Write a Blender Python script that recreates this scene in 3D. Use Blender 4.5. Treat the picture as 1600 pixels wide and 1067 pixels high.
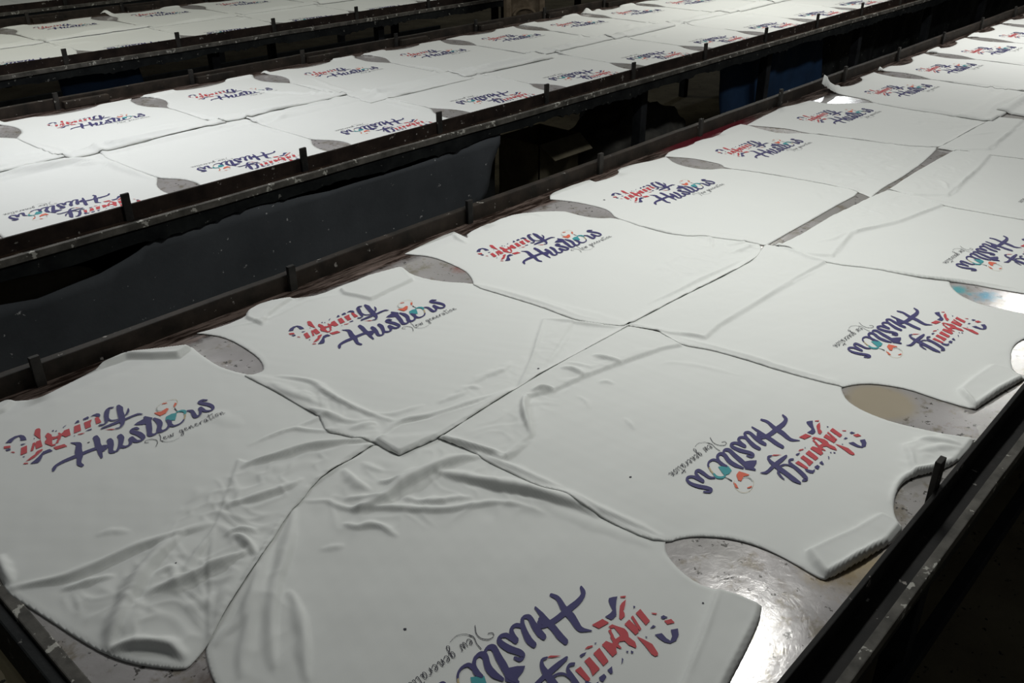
import bpy, bmesh, math, random, json
import numpy as np
from mathutils import Matrix, Vector
from mathutils.geometry import tessellate_polygon

for o in list(bpy.data.objects):
    bpy.data.objects.remove(o, do_unlink=True)
SC = bpy.context.scene
COL = SC.collection
TZ = 0.75                                  # height of the printing tables

# ------------------------------------------------------------------ camera
cam_d = bpy.data.cameras.new('camera')
cam = bpy.data.objects.new('camera', cam_d)
COL.objects.link(cam)
cam_d.sensor_width = 36.0
cam_d.lens = 1432.378 / 1600 * 36.0
cam_d.clip_start = 0.02
R0 = (0.67543990, -0.73739822, -0.00498046)
R1 = (-0.35061722, -0.31520103, -0.88188201)
R2 = (0.64872838, 0.59740453, -0.47144387)
cam.matrix_world = Matrix(((R0[0], -R1[0], -R2[0], -0.52074), (R0[1], -R1[1], -R2[1], -1.75744),
                           (R0[2], -R1[2], -R2[2], TZ + 0.92518), (0, 0, 0, 1)))
SC.camera = cam

# ------------------------------------------------------------------ view, world, lamps
SC.view_settings.view_transform = 'Standard'
SC.view_settings.look = 'None'
SC.view_settings.gamma = 1.0
SC.view_settings.use_curve_mapping = False
SC.view_settings.exposure = 0.0
world = bpy.data.worlds.new('dim_hall')
SC.world = world
world.use_nodes = True
wb = world.node_tree.nodes['Background']
wb.inputs[0].default_value = (0.70, 0.73, 0.72, 1)
wb.inputs[1].default_value = 0.070

def lamp(x, y, z, power, col, sx=1.2, sy=0.16, rz=0.0):
    d = bpy.data.lights.new('tube_lamp', 'AREA')
    d.shape = 'RECTANGLE'; d.size = sx; d.size_y = sy
    d.energy = power; d.color = col
    o = bpy.data.objects.new('tube_lamp', d)
    o.location = (x, y, z); o.rotation_euler = (0, 0, rz)
    COL.objects.link(o)
    return o
#LAMPS
lamp(1.56, -0.74, 2.37, 19.8, (0.985, 1.0, 0.955), 0.75, 0.12)
lamp(5.2, -0.71, 2.35, 27, (1.0, 1.0, 0.97))
lamp(0.88, 1.60, 2.38, 23.5, (0.97, 0.985, 1.0), 0.9)
lamp(5.3, 1.4, 2.45, 25, (1.0, 1.0, 0.92))
lamp(10.5, 3.0, 2.60, 30, (0.95, 0.99, 1.0))
lamp(1.3, 3.7, 2.60, 13, (1.0, 1.0, 0.84))
lamp(4.2, 4.0, 2.60, 8, (0.98, 1.0, 0.88))
#ENDLAMPS

# ------------------------------------------------------------------ materials
def nmat(name, rough=0.6, spec=0.5, metal=0.0):
    m = bpy.data.materials.new(name); m.use_nodes = True
    nt = m.node_tree; b = nt.nodes['Principled BSDF']
    b.inputs['Roughness'].default_value = rough
    b.inputs['Metallic'].default_value = metal
    b.inputs['Specular IOR Level'].default_value = spec
    return m, nt, b
def N(nt, t, **kw):
    n = nt.nodes.new(t)
    for k, v in kw.items(): setattr(n, k, v)
    return n
def noise(nt, scale, detail=4, rough=0.55, src='Object', stretch=None, dist=0.0):
    tc = N(nt, 'ShaderNodeTexCoord'); n = N(nt, 'ShaderNodeTexNoise')
    n.inputs['Scale'].default_value = scale; n.inputs['Detail'].default_value = detail
    n.inputs['Roughness'].default_value = rough; n.inputs['Distortion'].default_value = dist
    if stretch:
        mp = N(nt, 'ShaderNodeMapping'); mp.inputs['Scale'].default_value = stretch
        nt.links.new(tc.outputs[src], mp.inputs[0]); nt.links.new(mp.outputs[0], n.inputs['Vector'])
    else:
        nt.links.new(tc.outputs[src], n.inputs['Vector'])
    return n.outputs['Fac']
def ramp(nt, fac, stops, interp='LINEAR'):
    r = N(nt, 'ShaderNodeValToRGB'); r.color_ramp.interpolation = interp
    e = r.color_ramp.elements
    while len(e) < len(stops): e.new(0.5)
    for i, (p, c) in enumerate(stops):
        e[i].position = p; e[i].color = (c, c, c, 1) if isinstance(c, (int, float)) else (*c, 1)
    nt.links.new(fac, r.inputs[0]); return r.outputs[0]
def mix(nt, fac, a, b, mode='MIX'):
    m = N(nt, 'ShaderNodeMix', data_type='RGBA', blend_type=mode)
    for s, v in ((m.inputs[0], fac), (m.inputs[6], a), (m.inputs[7], b)):
        if isinstance(v, (int, float)): s.default_value = v
        elif isinstance(v, tuple): s.default_value = (*v, 1) if len(v) == 3 else v
        else: nt.links.new(v, s)
    return m.outputs[2]
def mth(nt, op, a, b=None):
    m = N(nt, 'ShaderNodeMath', operation=op)
    for s, v in ((m.inputs[0], a), (m.inputs[1], b)):
        if v is None: continue
        if isinstance(v, (int, float)): s.default_value = v
        else: nt.links.new(v, s)
    return m.outputs[0]
def bump(nt, b, h, strength=0.3, dist=0.002):
    n = N(nt, 'ShaderNodeBump'); n.inputs['Strength'].default_value = strength
    n.inputs['Distance'].default_value = dist
    nt.links.new(h, n.inputs['Height']); nt.links.new(n.outputs[0], b.inputs['Normal'])

# white cotton jersey
CLOTH, nt, b = nmat('white_jersey', 0.9, 0.15)
b.inputs['Base Color'].default_value = (0.80, 0.81, 0.79, 1)
nt.links.new(mix(nt, noise(nt, 6, 3), (0.775, 0.785, 0.765), (0.815, 0.825, 0.805)), b.inputs['Base Color'])
b.inputs['Sheen Weight'].default_value = 0.08
bump(nt, b, noise(nt, 900, 2), 0.12, 0.0006)
INK = {}
for nm, c in (('navy', (0.048, 0.043, 0.145)), ('red', (0.50, 0.060, 0.072)), ('teal', (0.045, 0.29, 0.32)),
              ('ochre', (0.45, 0.36, 0.20)), ('orange', (0.66, 0.13, 0.075)), ('black', (0.03, 0.03, 0.045)),
              ('grey', (0.30, 0.33, 0.32))):
    m, nt, b = nmat('ink_' + nm, 0.65, 0.3)
    nt.links.new(mix(nt, noise(nt, 60, 3), c, tuple(min(1, v * 1.25 + 0.006) for v in c)), b.inputs['Base Color'])
    INK[nm] = m
INKS = [INK[k] for k in ('navy', 'red', 'teal', 'ochre', 'orange', 'black', 'grey')]

def dark_paint(name, c0, c1, chip=(0.30, 0.28, 0.26), thr=0.70, rough=0.5, sc=14):
    m, nt, b = nmat(name, max(rough, 0.62), 0.16)
    base = mix(nt, ramp(nt, noise(nt, sc, 6, 0.6), [(0.35, 0.0), (0.7, 1.0)]), c0, c1)
    ch = ramp(nt, noise(nt, 38, 5, 0.62), [(thr, 0.0), (thr + 0.03, 1.0)])
    nt.links.new(mix(nt, ch, base, chip), b.inputs['Base Color'])
    bump(nt, b, noise(nt, 60, 5), 0.35, 0.002)
    return m
RAIL = dark_paint('inked_steel', (0.012, 0.008, 0.007), (0.034, 0.023, 0.018), thr=0.655)
RAILIN = dark_paint('inked_steel_inner', (0.014, 0.012, 0.010), (0.044, 0.033, 0.026), thr=0.655)
BLACK = dark_paint('black_ink_crust', (0.005, 0.005, 0.005), (0.015, 0.013, 0.012), thr=0.665)
FLANGE = dark_paint('brown_ledge', (0.014, 0.010, 0.008), (0.055, 0.034, 0.024), chip=(0.22, 0.18, 0.13), thr=0.64, sc=9)
LIP = dark_paint('worn_lip', (0.055, 0.052, 0.046), (0.15, 0.14, 0.125), chip=(0.45, 0.44, 0.40), thr=0.60, rough=0.45, sc=20)
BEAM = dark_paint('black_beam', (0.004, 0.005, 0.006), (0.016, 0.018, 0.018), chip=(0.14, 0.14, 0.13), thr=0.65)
LEG = dark_paint('blackened_leg', (0.008, 0.009, 0.011), (0.022, 0.024, 0.028), thr=0.74)
PEG = dark_paint('peg_steel', (0.012, 0.012, 0.012), (0.05, 0.045, 0.04), chip=(0.4, 0.39, 0.36), thr=0.66)
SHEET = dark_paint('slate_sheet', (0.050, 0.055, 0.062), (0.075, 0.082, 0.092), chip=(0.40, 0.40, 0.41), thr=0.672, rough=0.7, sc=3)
BLUE = dark_paint('blue_haze_tint', (0.007, 0.020, 0.048), (0.012, 0.034, 0.080), thr=0.9, rough=0.4, sc=4)  # blue haze glow painted as the colour of the added panels
HEAP = dark_paint('grey_rag', (0.030, 0.030, 0.028), (0.065, 0.062, 0.055), thr=0.9, rough=0.9, sc=10)
CARD = dark_paint('old_cardboard', (0.09, 0.08, 0.055), (0.16, 0.14, 0.10), thr=0.9, rough=0.9, sc=8)
FLOORM = dark_paint('floor_grime', (0.09, 0.075, 0.048), (0.15, 0.13, 0.085), chip=(0.012, 0.012, 0.010), thr=0.62, rough=0.85, sc=5)
BOARD = dark_paint('bare_board', (0.36, 0.31, 0.20), (0.50, 0.44, 0.30), chip=(0.10, 0.08, 0.05), thr=0.64, rough=0.85, sc=6)
COLM = dark_paint('carved_brown', (0.10, 0.075, 0.05), (0.22, 0.175, 0.125), thr=0.9, rough=0.6, sc=16)

# metal-faced table top with glue and ink stains
def top_material(stains):
    TOP, nt, b = nmat('glued_table_top', 0.3, 0.4, 0.15)
    tc = N(nt, 'ShaderNodeTexCoord'); sep = N(nt, 'ShaderNodeSeparateXYZ'); nt.links.new(tc.outputs['Object'], sep.inputs[0])
    n1 = noise(nt, 4.5, 5); n2 = noise(nt, 26, 6, 0.65); n3 = noise(nt, 70, 5, 0.6)
    base = mix(nt, ramp(nt, n1, [(0.38, 0.0), (0.62, 1.0)]), (0.33, 0.315, 0.30), (0.44, 0.415, 0.415))
    base = mix(nt, ramp(nt, n2, [(0.53, 0.0), (0.66, 0.75)]), base, (0.20, 0.165, 0.115))
    base = mix(nt, ramp(nt, n3, [(0.625, 0.0), (0.66, 0.9)]), base, (0.05, 0.045, 0.04))
    # brown worn boards beside the far rail
    yy = mth(nt, 'ADD', sep.outputs[1], mth(nt, 'MULTIPLY', mth(nt, 'SUBTRACT', n2, 0.5), 0.05))
    base = mix(nt, ramp(nt, mth(nt, 'ADD', yy, 0.13), [(0.045, 0.0), (0.07, 1.0)]), base,
               mix(nt, ramp(nt, noise(nt, 30, 5, 0.6, stretch=(0.4, 3, 1)), [(0.42, 0.0), (0.6, 1.0)]), (0.028, 0.017, 0.013), (0.20, 0.15, 0.13)))
    def blob(cx, cy, r0, r1, col, base, jit=0.06, sc=(1, 1)):
        dx = mth(nt, 'MULTIPLY', mth(nt, 'SUBTRACT', sep.outputs[0], cx), sc[0]); dy = mth(nt, 'MULTIPLY', mth(nt, 'SUBTRACT', sep.outputs[1], cy), sc[1])
        d = mth(nt, 'SQRT', mth(nt, 'ADD', mth(nt, 'MULTIPLY', dx, dx), mth(nt, 'MULTIPLY', dy, dy)))
        d = mth(nt, 'ADD', d, mth(nt, 'MULTIPLY', mth(nt, 'SUBTRACT', n2, 0.5), jit))
        return mix(nt, ramp(nt, d, [(r0, 1.0), (r1, 0.0)]), base, col)
    if stains:
        base = blob(1.940, -1.250, 0.0, 0.04, (0.06, 0.28, 0.42), base, 0.14)
        base = blob(1.945, -1.193, 0.0, 0.03, (0.12, 0.42, 0.46), base, 0.12)
        base = blob(2.735, -0.018, 0.10, 0.16, (0.13, 0.010, 0.020), base, 0.08, (0.45, 1.5))
        base = blob(1.325, -1.258, 0.05, 0.075, (0.44, 0.38, 0.29), base, 0.02)
        base = blob(0.865, -1.408, 0.03, 0.09, (0.36, 0.28, 0.17), base, 0.16)
        base = blob(0.085, -0.968, 0.03, 0.12, (0.10, 0.065, 0.05), base, 0.22)
        base = blob(1.235, -0.208, 0.0, 0.03, (0.33, 0.16, 0.14), base, 0.12)
    nt.links.new(base, b.inputs['Base Color'])
    rg = ramp(nt, noise(nt, 3.2, 5, 0.6), [(0.35, 0.12), (0.52, 0.20), (0.7, 0.36)])
    nt.links.new(rg, b.inputs['Roughness'])
    hb = mth(nt, 'ADD', mth(nt, 'MULTIPLY', noise(nt, 45, 6, 0.65, dist=0.6), 0.45), mth(nt, 'MULTIPLY', n1, 0.6))
    bump(nt, b, hb, 0.35, 0.0016)
    return TOP
TOP_STAINED = top_material(True); TOP_PLAIN = top_material(False)

# ------------------------------------------------------------------ builders
def link(name, me, mats, parent=None, loc=(0, 0, 0), rz=0.0):
    o = bpy.data.objects.new(name, me); COL.objects.link(o)
    for m in (mats if isinstance(mats, (list, tuple)) else [mats]): me.materials.append(m)
    o.parent = parent; o.location = loc; o.rotation_euler = (0, 0, rz)
    return o
def tag(o, label, cat, group=None, kind=None):
    if label: o['label'] = label
    if cat: o['category'] = cat
    if group: o['group'] = group
    if kind: o['kind'] = kind
    return o
def empty(name, loc=(0, 0, 0), rz=0.0):
    o = bpy.data.objects.new(name, None); COL.objects.link(o); o.location = loc; o.rotation_euler = (0, 0, rz)
    o.empty_display_size = 0.1
    return o
def mesh(name, verts, faces, mi=None, smooth=False):
    me = bpy.data.meshes.new(name); me.from_pydata([tuple(v) for v in verts], [], faces)
    if mi is not None: me.polygons.foreach_set('material_index', mi)
    if smooth: me.polygons.foreach_set('use_smooth', [True] * len(me.polygons))
    me.update(); return me
def box_mesh(name, x0, x1, y0, y1, z0, z1, bev=0.002, nx=1, wob=0.0, seed=0):
    """bevelled bar; nx > 1 cuts it lengthwise and wob dents it a little, as beaten steel is"""
    bm = bmesh.new()
    bmesh.ops.create_cube(bm, size=1.0)
    for v in bm.verts:
        v.co = Vector((x0 + (v.co.x + .5) * (x1 - x0), y0 + (v.co.y + .5) * (y1 - y0), z0 + (v.co.z + .5) * (z1 - z0)))
    if nx > 1:
        es = [e for e in bm.edges if abs(e.verts[0].co.x - e.verts[1].co.x) > 1e-6]
        bmesh.ops.subdivide_edges(bm, edges=es, cuts=nx - 1)
        rnd = random.Random(seed)
        ph = [rnd.uniform(0, 6.3) for _ in range(8)]
        for v in bm.verts:
            x = v.co.x
            if x0 + 1e-5 < x < x1 - 1e-5:
                s = math.sin(x * 5.1 + ph[0]) * .5 + math.sin(x * 13.7 + ph[1]) * .3 + math.sin(x * 31 + ph[2]) * .25
                t = math.sin(x * 6.3 + ph[3]) * .5 + math.sin(x * 17 + ph[4]) * .3 + math.sin(x * 41 + ph[5]) * .2
                v.co.z += wob * s; v.co.y += wob * .6 * t
    if bev:
        es = [e for e in bm.edges if e.is_manifold and e.calc_face_angle(0) > 0.6]
        bmesh.ops.bevel(bm, geom=es, offset=bev, segments=2, affect='EDGES', profile=0.6)
    me = bpy.data.meshes.new(name); bm.to_mesh(me); bm.free(); return me

# ------------------------------------------------------------------ floor
fl = link('floor', box_mesh('floor', -4, 14, -5, 10, -0.1, 0, 0), FLOORM)
fl['kind'] = 'structure'

# ------------------------------------------------------------------ printing tables
# each table: far rail inner face at Y1, near rail inner face at Y0
def table(name_label, y0, y1, x0, x1, pegN, pegF, seed, far_blocks=False):
    rnd = random.Random(seed)
    r = empty('printing_table', (x0, y1, 0))
    tag(r, name_label, 'table', 'long screen printing tables')
    W = y1 - y0; Lx = x1 - x0
    nx = int(Lx / 0.12)
    link('tabletop', box_mesh('tabletop', 0, Lx, -W - 0.004, 0.03, TZ - 0.02, TZ, 0), TOP_STAINED if seed == 1 else TOP_PLAIN, r)
    # far rail: dark strip standing 42 mm above the top
    link('side_rail', box_mesh('side_rail', 0, Lx, 0, 0.022, TZ - 0.06, TZ + 0.042, 0.003, nx, 0.0018, seed), RAILIN, r)
    # near rail: upright leg of the angle iron
    link('side_rail', box_mesh('side_rail', 0, Lx, -W - 0.012, -W - 0.004, TZ - 0.02, TZ + 0.041, 0.0015, nx, 0.001, seed + 1), BLACK if seed == 1 else RAIL, r)
    link('rail_ledge', box_mesh('rail_ledge', 0, Lx, -W - 0.046, -W - 0.011, TZ - 0.012, TZ - 0.002, 0.001, nx, 0.001, seed + 2), BLACK if seed == 1 else FLANGE, r)
    link('ledge_lip', box_mesh('ledge_lip', 0, Lx, -W - 0.060, -W - 0.045, TZ - 0.018, TZ + 0.003, 0.002, nx, 0.0014, seed + 3), LIP, r)
    # beam under the near edge with a ragged lower side
    v = []; f = []; n = int(Lx / 0.02)
    for i in range(n + 1):
        x = Lx * i / n
        d = 0.060 + 0.005 * math.sin(x * 5.3 + seed) + 0.004 * math.sin(x * 17 + 2 * seed) + rnd.choice([0, 0, .004, .011]) * rnd.random()
        for (yy, zz) in ((-W - 0.053, TZ - 0.014), (-W - 0.053, TZ - d), (-W - 0.020, TZ - d), (-W - 0.020, TZ - 0.014)):
            v.append((x, yy, zz))
        if i:
            a = 4 * (i - 1); c = 4 * i
            for k in range(4):
                k2 = (k + 1) % 4
                f.append((a + k, a + k2, c + k2, c + k))
    f.append((3, 2, 1, 0)); f.append((4 * n, 4 * n + 1, 4 * n + 2, 4 * n + 3))
    link('side_beam', mesh('side_beam', v, f), BEAM, r)
    link('side_beam', box_mesh('side_beam', 0, Lx, -0.04, 0.0, TZ - 0.13, TZ - 0.06, 0.003), BEAM, r)
    # end strip and apron at the near end
    link('end_strip', box_mesh('end_strip', -0.012, 0.006, -W, 0.0, TZ - 0.03, TZ + 0.0025, 0.002), LIP, r)
    link('end_apron', box_mesh('end_apron', -0.030, -0.012, -W - 0.02, 0.02, TZ - 0.10, TZ - 0.004, 0.003), BEAM, r)
    # stop pegs
    for k, (xs, side) in enumerate([(x, 0) for x in pegN] + [(x, 1) for x in pegF]):
        h = TZ + ((0.094 if seed == 1 else 0.076) if side == 0 else 0.066) + rnd.uniform(-.003, .003)
        if side == 0:
            me = box_mesh('stop_peg', xs - x0 - 0.012, xs - x0 + 0.012, -W - (0.004 if seed == 1 else 0.020), -W + (0.006 if seed == 1 else -0.011), TZ - 0.01, h, 0.0015)
        else:
            me = box_mesh('stop_peg', xs - x0 - 0.010, xs - x0 + 0.010, -0.011, 0.0, TZ - 0.002, h, 0.0015)
        link('stop_peg', me, PEG, r)
        if side == 1 and far_blocks:
            link('rail_block', box_mesh('rail_block', xs - x0 + 0.02, xs - x0 + 0.21, -0.030, -0.002, TZ + 0.0, TZ + 0.030, 0.003), RAILIN, r)
    # legs and low stretchers
    n = int(Lx / 1.25)
    for i in range(n + 1):
        x = 0.10 + i * 1.22
        if x > Lx - 0.1: break
        for yy in (-W + 0.03, -0.10):
            link('leg', box_mesh('leg', x, x + 0.05, yy, yy + 0.05, 0, TZ - 0.02, 0.003), LEG, r)
    link('low_shelf_rail', box_mesh('low_shelf_rail', 0.1, Lx - 0.1, -W + 0.01, -W + 0.04, 0.14, 0.18, 0.002), LEG, r)
    return r
T1Y = (-1.458, -0.012); T2Y = (0.746, 2.170); T3Y = (3.060, 4.460); T4Y = (5.070, 6.470)
XA, XB = -0.285, 10.2
T1 = table('nearest long table, metal top bare in gaps and at its front left corner', *T1Y, XA, XB,
           [0.785 + .6 * i for i in range(0, 12)], [-0.004 + .5995 * i for i in range(0, 13)], 1)
T2 = table('second long table from the camera, across the first dark aisle', *T2Y, -0.60, XB,
           [-0.045 + .6115 * i for i in range(0, 13)], [0.385 + .6115 * i for i in range(0, 12)], 2, True)
T3 = table('third long table, across the aisle behind the second one', *T3Y, XA, XB,
           [0.815 + .614 * i for i in range(0, 9)], [0.6 + .614 * i for i in range(0, 9)], 3, True)
T4 = table('farthest long table, only a sliver of it in the top left corner', *T4Y, XA, 6.0,
           [1.1 + .614 * i for i in range(0, 6)], [1.1 + .614 * i for i in range(0, 6)], 4)

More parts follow.
